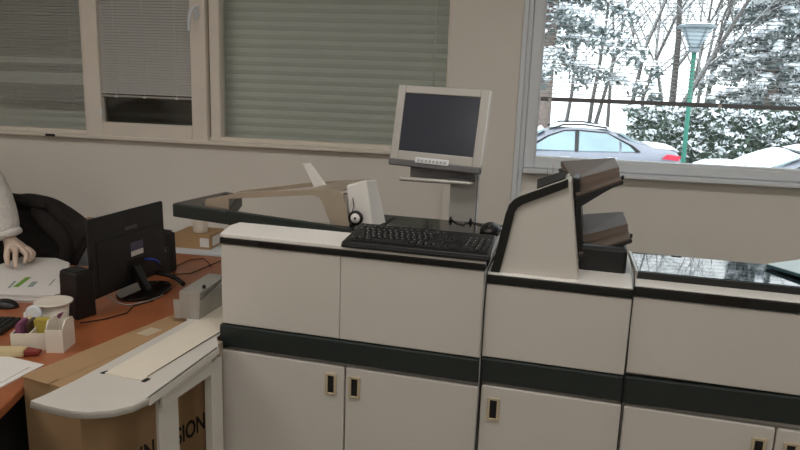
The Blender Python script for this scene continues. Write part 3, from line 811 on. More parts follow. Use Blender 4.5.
def speaker(x, y, h, wd, dpth, rz, label, silver):
    t = thing('desk_speaker', label, 'speaker', (x, y, DZ), rz=rz)
    part(MB().hexa([(-wd/2,-dpth/2,0),(wd/2,-dpth/2,0),(wd/2,dpth/2,0),(-wd/2,dpth/2,0)], [(-wd/2+.004,-dpth/2+.004,h),(wd/2-.004,-dpth/2+.004,h),(wd/2-.004,dpth/2-.002,h-.006),(-wd/2+.004,dpth/2-.002,h-.006)]), 'cabinet', 'plastic_black', t, .008, 3)
    part(MB().box(-wd/2+.012, wd/2-.012, -dpth/2+.012, dpth/2-.012, h-.002, h+.002), 'top_inset', 'matte_black', t, .001)
    part(MB().box(-wd/2-.003, -wd/2+.002, -dpth/2+.01, dpth/2-.01, .015, h-.02), 'grille', 'matte_black', t)
    if silver:
        part(MB().tube([(.03,-dpth/2-.003,.02),(.03,-dpth/2-.006,.10),(.032,-dpth/2-.006,.135),(.06,-dpth/2+.0,.165),(.064,-dpth/2+.01,.11)], .0045, 8), 'bracket', 'steel_light', t)
        part(MB().hexa([(.055,-.06,0),(.075,-.06,0),(.085,-.03,0),(.065,-.03,0)], [(.05,-.03,.13),(.065,-.03,.13),(.07,-.015,.13),(.055,-.015,.13)]), 'stand_leg', 'plastic_black', t, .004)
    return t
speaker(-1.580, 2.222, .178, .10, .085, R(-20), 'black desk speaker standing left of the black desk monitor', False)
speaker(-1.585, 2.845, .19, .10, .10, R(-15), 'black desk speaker with silver bracket behind the desk monitor', True)

# papers under the hand
pz = DZ
ps = thing('paper_stack', 'stack of white printed sheets with green bar under the hand', 'papers', (-1.98, 2.5, DZ))
base = [(-2.26,2.37), (-1.99,2.27), (-1.76,2.32), (-1.75,2.37), (-2.0,2.76), (-2.10,2.81), (-2.26,2.78)]
random.seed(3)
for i in range(7):
    ang = R(random.uniform(-2, 2))
    cx0, cy0 = -2.03, 2.52
    dx, dy = random.uniform(-.006, .006), random.uniform(-.006, .006)
    pts_ = [(cx0+dx+(x-cx0)*math.cos(ang)-(y-cy0)*math.sin(ang), cy0+dy+(x-cx0)*math.sin(ang)+(y-cy0)*math.cos(ang), pz+i*.0045) for x, y in base]
    part(MB().prism(pts_, (0, 0, .0042)), 'sheet', 'paper', ps)
ptop = pz+7*.0045
def patch(cx0, cy0, L_, W_, ang, m_, nm):
    mb = MB()
    q4 = [(-L_/2,-W_/2), (L_/2,-W_/2), (L_/2,W_/2), (-L_/2,W_/2)]
    pp = [(cx0+x*math.cos(ang)-y*math.sin(ang), cy0+x*math.sin(ang)+y*math.cos(ang), ptop+.0002) for x, y in q4]
    part(mb.prism(pp, (0, 0, .0004)), nm, m_, ps)
patch(-1.985, 2.44, .14, .022, R(108), 'print_green', 'green_bar')
patch(-2.0, 2.40, .10, .010, R(115), 'print_grey', 'printed_line')
patch(-1.926, 2.425, .075, .022, R(112), 'print_grey', 'printed_logo')
patch(-1.87, 2.47, .09, .006, R(112), 'print_grey', 'printed_line')
solo(MB().prism([(-1.60,1.60,DZ), (-1.42,1.60,DZ), (-1.405,1.79,DZ), (-1.56,1.82,DZ), (-1.66,1.78,DZ)], (0, 0, .004)), 'paper_sheet', 'paper', 'loose white papers at the near left corner of the desk', 'paper', (-1.52, 1.70, DZ))
solo(MB().prism([(-1.63,1.58,DZ+.004), (-1.44,1.57,DZ+.004), (-1.43,1.76,DZ+.004), (-1.62,1.79,DZ+.004)], (0, 0, .003)), 'paper_sheet', 'paper', 'topmost loose white sheet at the near left corner of the desk', 'paper', (-1.53, 1.68, DZ+.004))
dms = thing('computer_mouse', 'black mouse on the desk beside the printed papers', 'mouse', (-1.90, 2.24, DZ))
part(MB().ellipsoid((-1.90, 2.235, DZ+.001), (.055, .034, .03), 18, 8, 0), 'shell', 'plastic_black', dms)
part(MB().lathe([(.003,-.003),(.006,-.003),(.006,.003),(.003,.003)], (-1.93, 2.235, DZ+.026), 10, 'y'), 'scroll_wheel', 'grey_dark', dms)
dkb = thing('computer_keyboard', 'black keyboard just entering at the left edge of the desk', 'keyboard', (-1.90, 2.0, DZ), rz=R(12))
part(MB().box(-.22, .19, -.07, .07, 0, .018), 'case', 'plastic_black', dkb, .004)
kme = MB().hexa([(-.008,-.008,0),(.008,-.008,0),(.008,.008,0),(-.008,.008,0)], [(-.006,-.006,.006),(.006,-.006,.006),(.006,.006,.006),(-.006,.006,.006)]).mesh('key', 'key_black')
for i in range(20):
    for j in range(6): shared(kme, 'key', dkb, (-.205+i*.0195, -.052+j*.0205, .018))

# caddy with cards, cup, box, tape, candy
cd = thing('card_caddy', 'white open caddy holding cards beside the cup', 'caddy', (-1.545, 1.95, DZ), rz=R(18))
cw, cl_, ch = .115, .14, .058
part(MB().box(-cw/2, cw/2, -cl_/2, cl_/2, 0, .004), 'floor_plate', 'china_white', cd)
part(MB().box(-cw/2, cw/2, -cl_/2, -cl_/2+.004, .004, ch), 'side', 'china_white', cd)
part(MB().box(-cw/2, cw/2, cl_/2-.004, cl_/2, .004, ch), 'side', 'china_white', cd)
part(MB().box(-cw/2, -cw/2+.004, -cl_/2+.004, cl_/2-.004, .004, ch), 'side', 'china_white', cd)
part(MB().box(cw/2-.004, cw/2, -cl_/2+.004, cl_/2-.004, .004, ch), 'side', 'china_white', cd)
part(MB().box(-.002, .002, -cl_/2+.004, cl_/2-.004, .004, ch), 'divider', 'china_white', cd)
def in_caddy(x, y, z): return Matrix.Rotation(R(18), 3, 'Z') @ Vector((x, y, 0)) + Vector((-1.545, 1.95, DZ+z))
for x, y, h, dd, m_, lb in ((-.035, -.03, .085, .008, 'card_purple', 'purple card standing in the white caddy'), (-.018, .0, .075, .006, 'card_brown', 'dark brown card standing in the white caddy'), (.03, .0, .082, .014, 'card_yellow', 'yellow-green card pack standing in the white caddy'), (-.04, .035, .07, .008, 'wrapper_cream', 'cream card standing at the back of the caddy')):
    p = in_caddy(x, y, .004)
    t = solo(MB().box(-dd, dd, -.035, .035, 0, h-.004).box(-dd*.8, dd*.8, -.032, .032, h-.004, h), 'card_pack', m_, lb, 'card', (0, 0, 0), bevel=.001, group='cards in the caddy')
    t.location = p
    t.rotation_euler = (0, 0, R(18 + (80 if x > 0 else 0)))
solo(MB().lathe([(.020,0),(.028,0),(.028,.012),(.020,.012)], (0,0,0), 24, 'y'), 'tape_roll', 'pvc_white', 'small white tape ring leaning in the caddy', 'tape', (0,0,0)).location = in_caddy(-.03, .055, .083)
cp = thing('cup', 'white cup with wide flat lid behind the card caddy', 'cup', (-1.578, 2.085, DZ))
part(MB().lathe([(0,0),(.038,0),(.042,.004),(.050,.088),(.047,.088),(.040,.006),(0,.006)], (-1.578, 2.085, DZ), 28), 'cup_body', 'china_white', cp)
part(MB().lathe([(0,.088),(.05,.088),(.062,.096),(.064,.1),(.060,.102),(.045,.0985),(0,.0985)], (-1.578, 2.085, DZ), 32), 'lid', 'china_white', cp)
part(MB().hexa([(-1.553,2.0385,DZ+.03),(-1.543,2.042,DZ+.03),(-1.543,2.044,DZ+.03),(-1.553,2.0405,DZ+.03)], [(-1.533,2.044,DZ+.07),(-1.519,2.055,DZ+.075),(-1.519,2.057,DZ+.075),(-1.533,2.046,DZ+.07)]), 'printed_mark', 'card_purple', cp)
wb_ = thing('card_holder', 'white upright card holder nearest the cardboard box', 'holder', (-1.445, 1.93, DZ), rz=R(12))
hp = [(-.045, 0), (.045, 0), (.045, .085), (.035, .098), (.02, .103), (-.02, .103), (-.038, .085), (-.045, .05)]
part(MB().prism([(-.028, y, z) for y, z in hp], (.004, 0, 0)), 'side', 'china_white', wb_, .001)
part(MB().prism([(.024, y, z) for y, z in hp], (.004, 0, 0)), 'side', 'china_white', wb_, .001)
part(MB().box(-.028, .028, -.046, -.042, 0, .078), 'front', 'china_white', wb_)
part(MB().box(-.024, .024, .041, .045, 0, .085), 'back', 'china_white', wb_)
part(MB().box(-.024, .024, -.041, .041, 0, .004), 'floor_plate', 'china_white', wb_)
cb = thing('candy_bar', 'candy bar in cream wrapper with reddish-brown end on the desk', 'candy', (-1.54, 1.84, DZ), rz=R(14))
part(MB().box(-.09, .03, -.022, .022, 0, .024), 'wrapper', 'wrapper_cream', cb, .005)
part(MB().hexa([(.03,-.018,.001),(.075,-.012,.004),(.075,.016,.004),(.03,.02,.001)], [(.03,-.018,.022),(.07,-.01,.02),(.078,.012,.016),(.03,.02,.022)]), 'bar_end', 'card_red', cb, .004)
solo(MB().prism([(-1.715,2.10,DZ), (-1.665,2.04,DZ), (-1.635,2.06,DZ), (-1.68,2.125,DZ)], (0, 0, .045)), 'tissue_pack', 'paper', 'crumpled white tissue pack between cup and caddy', 'tissues', (-1.65, 2.08, DZ), bevel=.008) 

# ================================================================== CHAIR WITH JACKET
oc = thing('office_chair', 'black office chair behind the desk hidden under a black jacket', 'chair', (-2.25, 3.08, 0))
part(MB().box(-2.48, -2.02, 2.90, 3.17, .44, .51), 'seat', 'chair_black', oc, .03, 4)
part(MB().box(-2.50, -2.16, 2.92, 2.985, .56, 1.0), 'backrest', 'chair_black', oc, .03, 4)
part(MB().box(-2.30, -2.24, 2.93, 2.97, .46, .60), 'back_bar', 'plastic_black', oc)
part(MB().lathe([(.03,.10),(.03,.44)], (-2.25, 3.05, 0), 16), 'gas_column', 'plastic_black', oc)
for k in range(5):
    t = 2*math.pi*k/5+.3
    d = Vector((math.cos(t), math.sin(t)*.5, 0))
    p = Vector((-2.25, 3.05, .10))
    if (p+d*.22).y > 3.18: d.y *= .4
    part(MB().tube([p, p+d*.22-Vector((0,0,.03))], [.02,.014], 8), 'leg', 'plastic_black', oc)
    e = p+d*.22
    part(MB().lathe([(.012,-.01),(.028,-.01),(.028,.01),(.012,.01)], (e.x, e.y, .0285), 14, 'x'), 'caster', 'rubber', oc)
# jacket: draped shell over the backrest, collar, hanging sleeve
jk = thing('jacket', 'black jacket draped over the back of the office chair', 'jacket', (-2.24, 2.95, .55))
def drape(xs, top, y0, y1, zb, wob, seed):
    rnd = random.Random(seed)
    mb = MB()
    cols = len(xs)
    rws = 15
    vs_ = []
    for i, x in enumerate(xs):
        zt = top(x)
        for j in range(rws):
            s = j/(rws-1)
            # over the top from back (y1) to front (y0), then down
            if s < .25:
                y = y1+(y0-y1)*(s/.25)
                z = zt-.05*(1-s/.25)**2
            else:
                k = (s-.25)/.75
                y = y0-.015*math.sin(k*2.5)+wob*math.sin(x*38+k*3)*k
                z = zt-(zt-zb(x))*k-.012*math.sin(min(1, k*4)*1.57)
            vs_.append((x+(.012*math.sin(s*9+x*20)), y+rnd.uniform(-.003, .003), z+rnd.uniform(-.003, .003)))
    fs_ = [(i*rws+j, i*rws+j+1, (i+1)*rws+j+1, (i+1)*rws+j) for i in range(cols-1) for j in range(rws-1)]
    mb.add(vs_, fs_, True)
    return mb
def jtop(x):
    pts_ = [(-2.60,.93), (-2.50,1.01), (-2.42,1.045), (-2.30,1.065), (-2.20,1.055), (-2.12,1.01), (-2.05,.955), (-1.99,.915), (-1.96,.89)]
    for (a0, b0), (a1, b1) in zip(pts_, pts_[1:]):
        if a0 <= x <= a1: return b0+(b1-b0)*(x-a0)/(a1-a0)
    return pts_[0][1] if x < pts_[0][0] else pts_[-1][1]
def jbot(x): return .60 if x < -2.1 else .60+2.3*(x+2.1)
xs_ = [-2.58+i*.031 for i in range(21)]
o = part(drape(xs_, jtop, 2.885, 3.02, jbot, .014, 5), 'body', 'jacket_black', jk, sub=1)
sd = o.modifiers.new('solid', 'SOLIDIFY'); sd.thickness = .012
part(MB().tube([(-2.26,2.885,1.0),(-2.19,2.866,.95),(-2.12,2.862,.90),(-2.07,2.866,.84),(-2.08,2.87,.78),(-2.10,2.87,.68)], [.03,.04,.04,.038,.036,.03], 12), 'sleeve', 'jacket_black', jk, sub=1)
part(MB().tube([(-2.47,2.89,1.03),(-2.36,2.87,1.045),(-2.25,2.868,1.03),(-2.17,2.878,1.0)], [.018,.028,.028,.016], 10), 'collar', 'jacket_black', jk, sub=1)

# ================================================================== PERSON AT THE LEFT EDGE
def skin_obj(name, verts, edges, radii, material, parent, root=0, sub=2, sm=True):
    me = bpy.data.meshes.new(name)
    org = ORG[parent]
    me.from_pydata([tuple(Vector(v)-org) for v in verts], edges, [])
    me.materials.append(M[material])
    o = bpy.data.objects.new(name, me)
    C.objects.link(o)
    o.parent = parent
    sk = o.modifiers.new('skin', 'SKIN')
    sk.use_smooth_shade = True
    if not me.skin_vertices:
        bm = bmesh.new(); bm.from_mesh(me); bm.verts.layers.skin.verify(); bm.to_mesh(me); bm.free()
    for i, r_ in enumerate(radii):
        d = me.skin_vertices[0].data[i]
        d.radius = (r_, r_) if not isinstance(r_, tuple) else r_
        d.use_root = (i == root)
    s_ = o.modifiers.new('sub', 'SUBSURF')
    s_.levels = s_.render_levels = sub
    return o
pe = thing('person', 'person in white knit sweater leaning in from left, hand on papers', 'person', (-2.69, 2.60, 0))
PX, PY = -2.69, 2.60
sh = Vector((-2.48, 2.63, 1.37)); el = Vector((-2.325, 2.685, 1.13)); wr = Vector((-2.228, 2.677, .893))
V_, E_, RD = [], [], []
def jv(p, r_, link=None):
    V_.append(tuple(p)); RD.append(r_)
    if link is not None: E_.append((link, len(V_)-1))
    return len(V_)-1
pel = jv((PX, PY, .95), .15)
wst = jv((PX, PY, 1.10), .13, pel)
chs = jv((PX+.04, PY-.01, 1.30), .145, wst)
nkb = jv((PX+.07, PY-.02, 1.46), .06, chs)
hd0 = jv((PX+.09, PY-.03, 1.55), .062, nkb)
hd1 = jv((PX+.10, PY-.03, 1.63), .088, hd0)
hd2 = jv((PX+.10, PY-.03, 1.71), .07, hd1)
s1 = jv(sh, .06, chs)
e1_ = jv(el, .044, s1)
fa = jv(el.lerp(wr, .5), .04, e1_)
w1_ = jv(wr, (.027, .022), fa)
pm = jv((-2.197,2.675,.862), (.036, .022), w1_)
def finger(pts_, rs):
    k = pm
    for p, r_ in zip(pts_, rs): k = jv(p, r_, k)
finger([(-2.169,2.713,.850), (-2.135,2.717,.826), (-2.143,2.703,.796)], [.0115,.0105,.008])
finger([(-2.159,2.690,.856), (-2.122,2.687,.830), (-2.132,2.671,.796)], [.0125,.0112,.009])
finger([(-2.160,2.665,.857), (-2.123,2.653,.832), (-2.127,2.633,.796)], [.013,.0118,.009])
finger([(-2.167,2.640,.855), (-2.139,2.600,.838), (-2.112,2.563,.797)], [.013,.012,.0092])
finger([(-2.209,2.640,.855), (-2.185,2.603,.828), (-2.162,2.580,.798)], [.015,.013,.010])
s2 = jv((PX-.10, PY+.17, 1.34), .06, chs)
e2 = jv((PX-.14, PY+.24, 1.10), .045, s2)
w2_ = jv((PX-.08, PY+.20, .88), .03, e2)
h2 = jv((PX-.06, PY+.17, .80), .035, w2_)
for dx, dy in ((.02,-.02), (.0,-.01), (-.02,0), (-.035,.015)):
    k = jv((PX-.06+dx, PY+.17+dy, .73), .010, h2)
    jv((PX-.05+dx, PY+.165+dy, .68), .008, k)
k = jv((PX-.02, PY+.15, .765), .011, h2); jv((PX-.005, PY+.14, .73), .009, k)
for sy in (-1, 1):
    h_ = jv((PX, PY+.09*sy, .86), .085, pel)
    k_ = jv((PX+.03, PY+.10*sy, .48), .055, h_)
    a_ = jv((PX, PY+.10*sy, .09), .038, k_)
    jv((PX+.13, PY+.11*sy, .035), .032, a_)
skin_obj('body', V_, E_, RD, 'skin', pe)
# clothing
sv = [(PX,PY,.86), (PX,PY,1.06), (PX+.04,PY-.01,1.30), (PX+.066,PY-.02,1.43), tuple(sh), tuple(el), tuple(el.lerp(wr,.5)), tuple(el.lerp(wr,.86)), tuple(el.lerp(wr,.93)), (PX-.10,PY+.17,1.34), (PX-.14,PY+.24,1.10), (PX-.085,PY+.205,.91)]
skin_obj('sweater', sv, [(0,1),(1,2),(2,3),(2,4),(4,5),(5,6),(6,7),(7,8),(2,9),(9,10),(10,11)], [.185,.175,.175,.085,.10,.098,.088,.068,.052,.085,.065,.045], 'knit_white', pe)
cf = MB().tube([el.lerp(wr,.84), el.lerp(wr,.88), el.lerp(wr,.95), el.lerp(wr,.985)], [.060,.068,.066,.052], 18)
part(cf, 'cuff', 'knit_white', pe, sub=1)
tv = [(PX,PY,1.04), (PX,PY,.88), (PX,PY+.085,.78), (PX+.03,PY+.10,.48), (PX,PY+.10,.10), (PX,PY-.085,.78), (PX+.03,PY-.10,.48), (PX,PY-.10,.10)]
skin_obj('trousers', tv, [(0,1),(1,2),(2,3),(3,4),(1,5),(5,6),(6,7)], [(.16,.16),(.16,.15),.10,.078,.06,.10,.078,.06], 'trousers_dark', pe)
part(MB().ellipsoid((PX+.085, PY-.03, 1.69), (.105, .10, .095), 20, 12, -25), 'hair', 'hair_brown', pe)
fx = PX+.10
for sy in (-1, 1):
    part(MB().ellipsoid((fx+.083, PY-.03+.034*sy, 1.645), (.008, .012, .007), 10, 6), 'eye', 'china_white', pe)
    part(MB().ellipsoid((fx-.005, PY-.03+.088*sy, 1.635), (.018, .010, .03), 10, 6), 'ear', 'skin', pe)
part(MB().hexa([(fx+.075,PY-.045,1.60),(fx+.108,PY-.04,1.60),(fx+.108,PY-.02,1.60),(fx+.075,PY-.015,1.60)], [(fx+.078,PY-.034,1.65),(fx+.09,PY-.033,1.65),(fx+.09,PY-.027,1.65),(fx+.078,PY-.026,1.65)]), 'nose', 'skin', pe, .004)
part(MB().ellipsoid((fx+.078, PY-.03, 1.575), (.008, .024, .006), 10, 6), 'mouth', 'card_red', pe)

# ================================================================== OUTSIDE
GZ = -.55
struct(MB().box(-40, 60, WY+.26, 75, GZ-.3, GZ), 'ground', 'snow_ground', label='snow-covered ground of the car park', cat='ground')

def car(label, x_rear, yc, direction, paint, snow_amount, group='cars'):
    """direction -1: nose to the left. local x runs nose (0) -> tail (4.55)"""
    t = thing('car', label, 'car', (x_rear, yc, GZ), group='parked cars')
    def wx(xl): return x_rear + (xl-4.55)*(1 if direction < 0 else -1)
    def P_(xl, y, z): return (wx(xl), yc+y, GZ+z)
    st_ = [  # xl, zbot, zbelt, ztop, hw, hwtop
        (0.0, .40, .55, .60, .60, .50), (.12, .25, .64, .70, .78, .66), (.7, .22, .76, .84, .87, .74), (1.25, .22, .86, .94, .89, .76), (1.45, .22, .90, .99, .89, .74),
        (2.1, .22, .95, 1.36, .89, .62), (2.5, .22, .96, 1.445, .89, .60), (3.0, .22, .97, 1.44, .89, .59), (3.4, .22, .98, 1.35, .89, .60), (3.92, .22, 1.03, 1.13, .88, .68), (4.3, .24, 1.05, 1.12, .86, .70), (4.5, .3, 1.02, 1.09, .80, .66), (4.55, .42, .84, .90, .72, .60)]
    vs_, fs_ = [], []
    for xl, zb, zl, zt, hw, ht in st_:
        for y, z in ((-hw*.9, zb), (-hw, zb+.15), (-hw, zl-.05), (-hw+.03, zl), (-ht, zt-.02), (-ht+.12, zt), (ht-.12, zt), (ht, zt-.02), (hw-.03, zl), (hw, zl-.05), (hw, zb+.15), (hw*.9, zb)):
            vs_.append(P_(xl, y, z))
    n_ = 12
    for i in range(len(st_)-1):
        for k in range(n_): fs_.append((i*n_+k, i*n_+(k+1) % n_, (i+1)*n_+(k+1) % n_, (i+1)*n_+k))
    fs_ += [tuple(range(n_)), tuple((len(st_)-1)*n_+k for k in range(n_))]
    part(MB().add(vs_, fs_, True), 'body', paint, t, sub=1)
    for sy in (-1, 1):
        def sidep(poly, off, mt_, nm, par=t):
            # point on the greenhouse side: interpolate half width between belt and roof
            pts_ = []
            for xl, z in poly:
                k = max(0, min(1, (z-.97)/.46))
                hw = .865+(.60-.865)*k+.012+off
                pts_.append(P_(xl, sy*hw, z))
            return part(MB().prism(pts_, (0, -sy*.02, 0)), nm, mt_, par)
        sidep([(1.78,1.0), (2.62,1.01), (2.62,1.355), (2.42,1.345), (2.15,1.24)], .0, 'car_glass', 'window')
        sidep([(2.70,1.01), (3.42,1.03), (3.42,1.255), (3.2,1.33), (2.70,1.355)], .0, 'car_glass', 'window')
        sidep([(3.46,1.03), (3.72,1.045), (3.62,1.13), (3.46,1.225)], .0, 'car_glass', 'quarter_window')
        sidep([(1.66,.985), (2.12,1.26), (2.42,1.37), (2.65,1.385), (3.2,1.36), (3.66,1.15), (3.80,1.045), (3.72,1.03), (3.60,1.14), (3.2,1.34), (2.65,1.365), (2.42,1.35), (2.15,1.245), (1.76,1.0)], .004, 'rubber', 'window_surround')
        sidep([(2.63,1.0), (2.69,1.0), (2.69,1.37), (2.63,1.37)], .004, 'plastic_black', 'pillar')
        part(MB().ellipsoid(P_(1.82, sy*.98, 1.02), (.09, .08, .065), 12, 8), 'mirror', paint, t)
        part(MB().box(min(wx(2.35), wx(2.55)), max(wx(2.35), wx(2.55)), yc+sy*.90-.012, yc+sy*.90+.012, GZ+.88, GZ+.91), 'door_handle', 'chrome', t, .004)
        part(MB().box(min(wx(3.20), wx(3.40)), max(wx(3.20), wx(3.40)), yc+sy*.90-.012, yc+sy*.90+.012, GZ+.90, GZ+.93), 'door_handle', 'chrome', t, .004)
        a4, b4 = sorted((wx(4.22), wx(4.50)))
        part(MB().prism([P_(4.16, sy*.87, .94), P_(4.48, sy*.82, .91), P_(4.51, sy*.81, 1.0), P_(4.26, sy*.865, 1.03)], (0, sy*.02, 0)), 'tail_light', 'tail_red', t, .01)
        part(MB().tube([P_(2.15, sy*.62, 1.37), P_(2.4, sy*.60, 1.465), P_(2.8, sy*.585, 1.48), P_(3.2, sy*.59, 1.435)], .016, 8), 'roof_rail', 'plastic_black', t)
        for xl in (.85, 3.62):
            wl_ = part(MB().lathe([(.18,-.09),(.30,-.10),(.325,-.07),(.325,.07),(.30,.10),(.18,.09)], P_(xl, sy*.80, .325), 24, 'y'), 'wheel', 'rubber', t)
            part(MB().lathe([(.19,-.10),(.19,.10)], P_(xl, sy*.81, .325), 20, 'y'), 'hub_cap', 'chrome', wl_)
    part(MB().hexa([P_(1.50,-.70,1.0), P_(1.50,.70,1.0), P_(2.06,.58,1.345), P_(2.06,-.58,1.345)], [P_(1.47,-.70,1.03), P_(1.47,.70,1.03), P_(2.03,.58,1.375), P_(2.03,-.58,1.375)]), 'windscreen', 'car_glass', t)
    part(MB().hexa([P_(3.88,-.62,1.10), P_(3.88,.62,1.10), P_(3.42,.56,1.34), P_(3.42,-.56,1.34)], [P_(3.90,-.62,1.13), P_(3.90,.62,1.13), P_(3.44,.56,1.37), P_(3.44,-.56,1.37)]), 'rear_window', 'car_glass', t)
    # lying snow
    def slab(x0, x1, hw0, hw1, z0, z1, th):
        nx, ny = 9, 7
        top, bot = [], []
        for i in range(nx):
            s = i/(nx-1)
            for j in range(ny):
                q_ = j/(ny-1)*2-1
                ed = (1-q_**4)*(1-(2*s-1)**6)
                p = P_(x0+(x1-x0)*s, (hw0+(hw1-hw0)*s)*q_, z0+(z1-z0)*s)
                bot.append((p[0], p[1], p[2]-.02))
                top.append((p[0], p[1], p[2]+th*ed))
        L_ = nx*ny
        fs2 = []
        for i in range(nx-1):
            for j in range(ny-1):
                a_, b_ = i*ny+j, (i+1)*ny+j
                fs2 += [(a_, b_, b_+1, a_+1), (L_+a_, L_+a_+1, L_+b_+1, L_+b_)]
        part(MB().add(top+bot, fs2, True), 'snow_cover', 'snow', t)
    slab(2.2, 3.3, .52, .50, 1.42, 1.41, .04+.06*snow_amount)
    slab(.15, 1.42, .70, .74, .72, .985, .04+.08*snow_amount)
    slab(3.95, 4.5, .68, .62, 1.12, 1.09, .03+.09*snow_amount)
    if snow_amount > .5:
        slab(3.38, 4.0, .57, .64, 1.37, 1.12, .10)
        slab(1.42, 2.2, .72, .58, 1.0, 1.40, .09)
    return t
car('grey saloon car with red tail light parked outside the window', 2.95, 14.0, -1, 'car_paint', .15)
car('car buried under white snow at the right of the window', 2.60, 10.6, 1, 'car_paint', .8)

# street lamp
lm = thing('street_lamp', 'green lamp post with conical shade in the car park', 'lamp', (3.98, 18, GZ))
part(MB().tube([(4.04,18,GZ),(4.02,18,.8),(3.99,18,2.5)], .055, 12), 'post', 'post_green', lm)
part(MB().lathe([(.09,2.5),(.12,2.52),(.13,2.60),(.10,2.62)], (3.98,18,0), 20), 'collar', 'lamp_shade', lm)
part(MB().lathe([(.12,2.62),(.36,3.07),(.34,3.07),(.10,2.63)], (3.98,18,0), 24), 'globe', 'lamp_off', lm)
for k in range(4):
    t = k*math.pi/2+.5
    part(MB().tube([(3.98+.12*math.cos(t),18+.12*math.sin(t),2.6),(3.98+.38*math.cos(t),18+.38*math.sin(t),3.08)], .018, 6), 'rib', 'lamp_shade', lm)
part(MB().lathe([(.44,3.07),(.46,3.09),(.40,3.13),(.15,3.17),(.02,3.18)], (3.98,18,0), 28), 'cap', 'lamp_shade', lm)
part(MB().lathe([(.42,3.125),(.30,3.17),(.1,3.20),(.0,3.205)], (3.98,18,0), 24), 'snow_cover', 'snow', lm)

# hedge
rnd = random.Random(11)
def leaf_cloud(n_, fn, size, name, material, parent, flat=0):
    mb = MB()
    for _ in range(n_):
        p = Vector(fn())
        a_ = Vector((rnd.gauss(0,1), rnd.gauss(0,1), rnd.gauss(0,1)*(1-flat))).normalized()
        b_ = a_.cross(Vector((rnd.gauss(0,1), rnd.gauss(0,1), rnd.gauss(0,1)*(1-flat)+flat*2))).normalized()
        s = size*rnd.uniform(.6, 1.3)
        mb.add([p-a_*s, p+b_*s*.45, p+a_*s, p-b_*s*.45], [(0,1,2,3)])
    me = bpy.data.meshes.new(name)
    org = ORG[parent]
    me.from_pydata([(a_-org[0], b_-org[1], c_-org[2]) for a_, b_, c_ in mb.v], [], mb.f)
    me.materials.append(M[material])
    o = bpy.data.objects.new(name, me)
    C.objects.link(o)
    o.parent = parent
    o['kind'] = 'stuff'
    return o
hg = thing('hedge', 'green leafy hedge dusted with snow behind the cars', 'hedge', (6.2, 20.2, GZ))
core = MB()
nx, nz = 40, 10
part(MB().box(3.0, 10.4, 19.8, 20.7, GZ, .92), 'core', 'hedge_leaf', hg)
def hp_():
    u_ = rnd.random()
    x = 2.85+7.7*rnd.random()
    z = GZ+1.68*rnd.random()**.8
    y = 19.6+.25*math.sin(x*5.3)*math.sin(z*6)+rnd.uniform(-.12, .2)
    if rnd.random() < .25: y, z = rnd.uniform(19.6, 20.8), .98+.14*math.sin(x*3)+rnd.uniform(-.1, .1)
    return (x, y, z)
leaf_cloud(9000, hp_, .085, 'leaves', 'hedge_leaf', hg)
# snow patches sit on clumps of leaves
spots = [hp_() for _ in range(420)]
def hs_():
    q_ = spots[rnd.randrange(len(spots))]
    return (q_[0]+rnd.gauss(0,.07), q_[1]-.10+rnd.gauss(0,.04), q_[2]+abs(rnd.gauss(0,.035)))
leaf_cloud(4200, hs_, .06, 'snow', 'snow', hg, .3)

# bare trees
def bare_tree(x, y, h, r0, lean, seed, label, material='bark_snow', spread=.6, depth=4, start=.3):
    rd = random.Random(seed)
    t = thing('bare_tree', label, 'tree', (x, y, GZ), group='bare snowy trees')
    trunk, br_ = MB(), MB()
    def grow(mb, p, d, L, r_, lv):
        k = 4
        pts_ = [p]
        q_ = Vector(p)
        dd = Vector(d)
        for i in range(k):
            dd = (dd+Vector((rd.gauss(0,.10), rd.gauss(0,.10), rd.gauss(0,.06)+(-.05 if lv > 1 else 0)))).normalized()
            q_ = q_+dd*L/k
            pts_.append(q_.copy())
        mb.tube(pts_, [r_*(1-.6*i/k) for i in range(k+1)], 6 if lv == 0 else 4, cap=False)
        if lv < depth:
            nb = (7, 5, 4, 3, 2)[lv]
            for i in range(nb):
                s = start+(1-start)*(i+rd.random())/nb if lv == 0 else .25+.75*rd.random()
                j = min(int(s*k), k-1)
                bp_ = pts_[j].lerp(pts_[j+1], s*k-j)
                az = rd.uniform(0, 2*math.pi)
                side = Vector((math.cos(az), math.sin(az), .25))
                nd = (dd*(1-spread)+side*spread).normalized()
                grow(br_, bp_, nd, L*rd.uniform(.42, .62), max(.006, r_*(1-.6*s)*.5), lv+1)
    grow(trunk, Vector((x, y, GZ)), Vector((lean, 0, 1)).normalized(), h, r0, 0)
    part(trunk, 'trunk', material, t)
    part(br_, 'branches', material, t)
    return t
bare_tree(4.55, 23, 7.5, .13, -.06, 1, 'leaning bare tree rising behind the lamp post', spread=.5)
bare_tree(3.95, 22, 7.0, .10, .20, 2, 'bare tree leaning right between car and lamp post', spread=.45, start=.35)
bare_tree(3.55, 24, 7.0, .09, .03, 3, 'slim bare tree left of the lamp post', spread=.4)
bare_tree(6.3, 26, 7.5, .10, .05, 4, 'bare tree between the lamp post and the dark conifer')
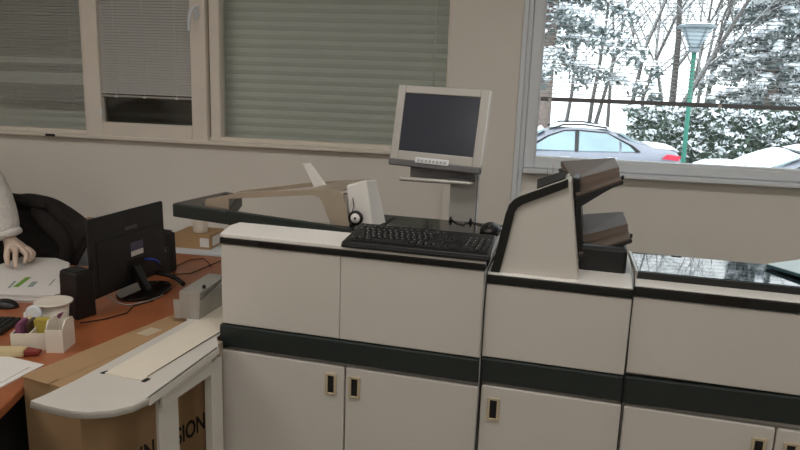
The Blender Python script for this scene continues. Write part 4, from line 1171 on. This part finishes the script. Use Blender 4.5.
for i, (x, y, h) in enumerate(((.9,30,7), (1.9,31,7.5), (2.7,29,6.5), (3.3,33,7.5), (5.3,32,7), (6.4,33,7.5), (7.6,34,7), (9.3,31,7), (10.6,33,7), (1.3,34,7), (4.3,36,8), (8.6,37,8))):
    bare_tree(x, y, h, .10, random.uniform(-.06, .06), 20+i, 'thin frosted bare tree in the distant grove', depth=3, spread=.5)

def conifer(x, y, h, r0, reach, n_, seed, label, zlow):
    rd = random.Random(seed)
    t = thing('conifer', label, 'tree', (x, y, GZ), group='snowy conifers')
    part(MB().tube([(x,y,GZ),(x+.05,y,GZ+h*.5),(x,y,GZ+h)], [r0,r0*.7,.02], 10), 'trunk', 'trunk_brown', t)
    pts_, top_ = [], []
    bo = MB()
    for i in range(n_):
        z = zlow+(GZ+h-zlow)*(i/n_)
        L = reach*(1-(i/n_)*.8)*rd.uniform(.7, 1.1)
        az = i*2.4+rd.uniform(-.3, .3)
        d = Vector((math.cos(az), math.sin(az), 0))
        path = []
        for k in range(7):
            s = k/6
            path.append(Vector((x, y, z))+d*L*s+Vector((0, 0, .25*s-.95*s*s*L*.35)))
        bo.tube(path, [.035*(1-.8*k/6) for k in range(7)], 4, cap=False)
        for k in range(1, 7):
            for _ in range(48):
                sp = .42*L*.35*(1.1-k/9)
                p = path[k]+Vector((rd.gauss(0,sp*.6), rd.gauss(0,sp*.6), -abs(rd.gauss(0,.16))))
                pts_.append(p)
                if rd.random() < .5: top_.append(path[k]+Vector((rd.gauss(0,sp*.5), rd.gauss(0,sp*.5), .05+rd.gauss(0,.05))))
    part(bo, 'boughs', 'trunk_brown', t)
    it = iter(pts_)
    leaf_cloud(len(pts_), lambda: next(it), .10, 'needles', 'needle_snow', t)
    it2 = iter(top_)
    leaf_cloud(len(top_), lambda: next(it2), .085, 'snow', 'snow', t, .4)
    return t
conifer(.62, 20.5, 9, .24, 3.3, 44, 5, 'snowy conifer with brown trunk at the left window edge', 2.2)
conifer(7.6, 23.5, 9, .20, 2.3, 60, 6, 'dark snowy conifer at the right of the window', 1.2)
conifer(9.6, 27, 10, .22, 2.6, 50, 8, 'tall dark conifer behind at the far right', 1.0)
bpy.context.view_layer.update()
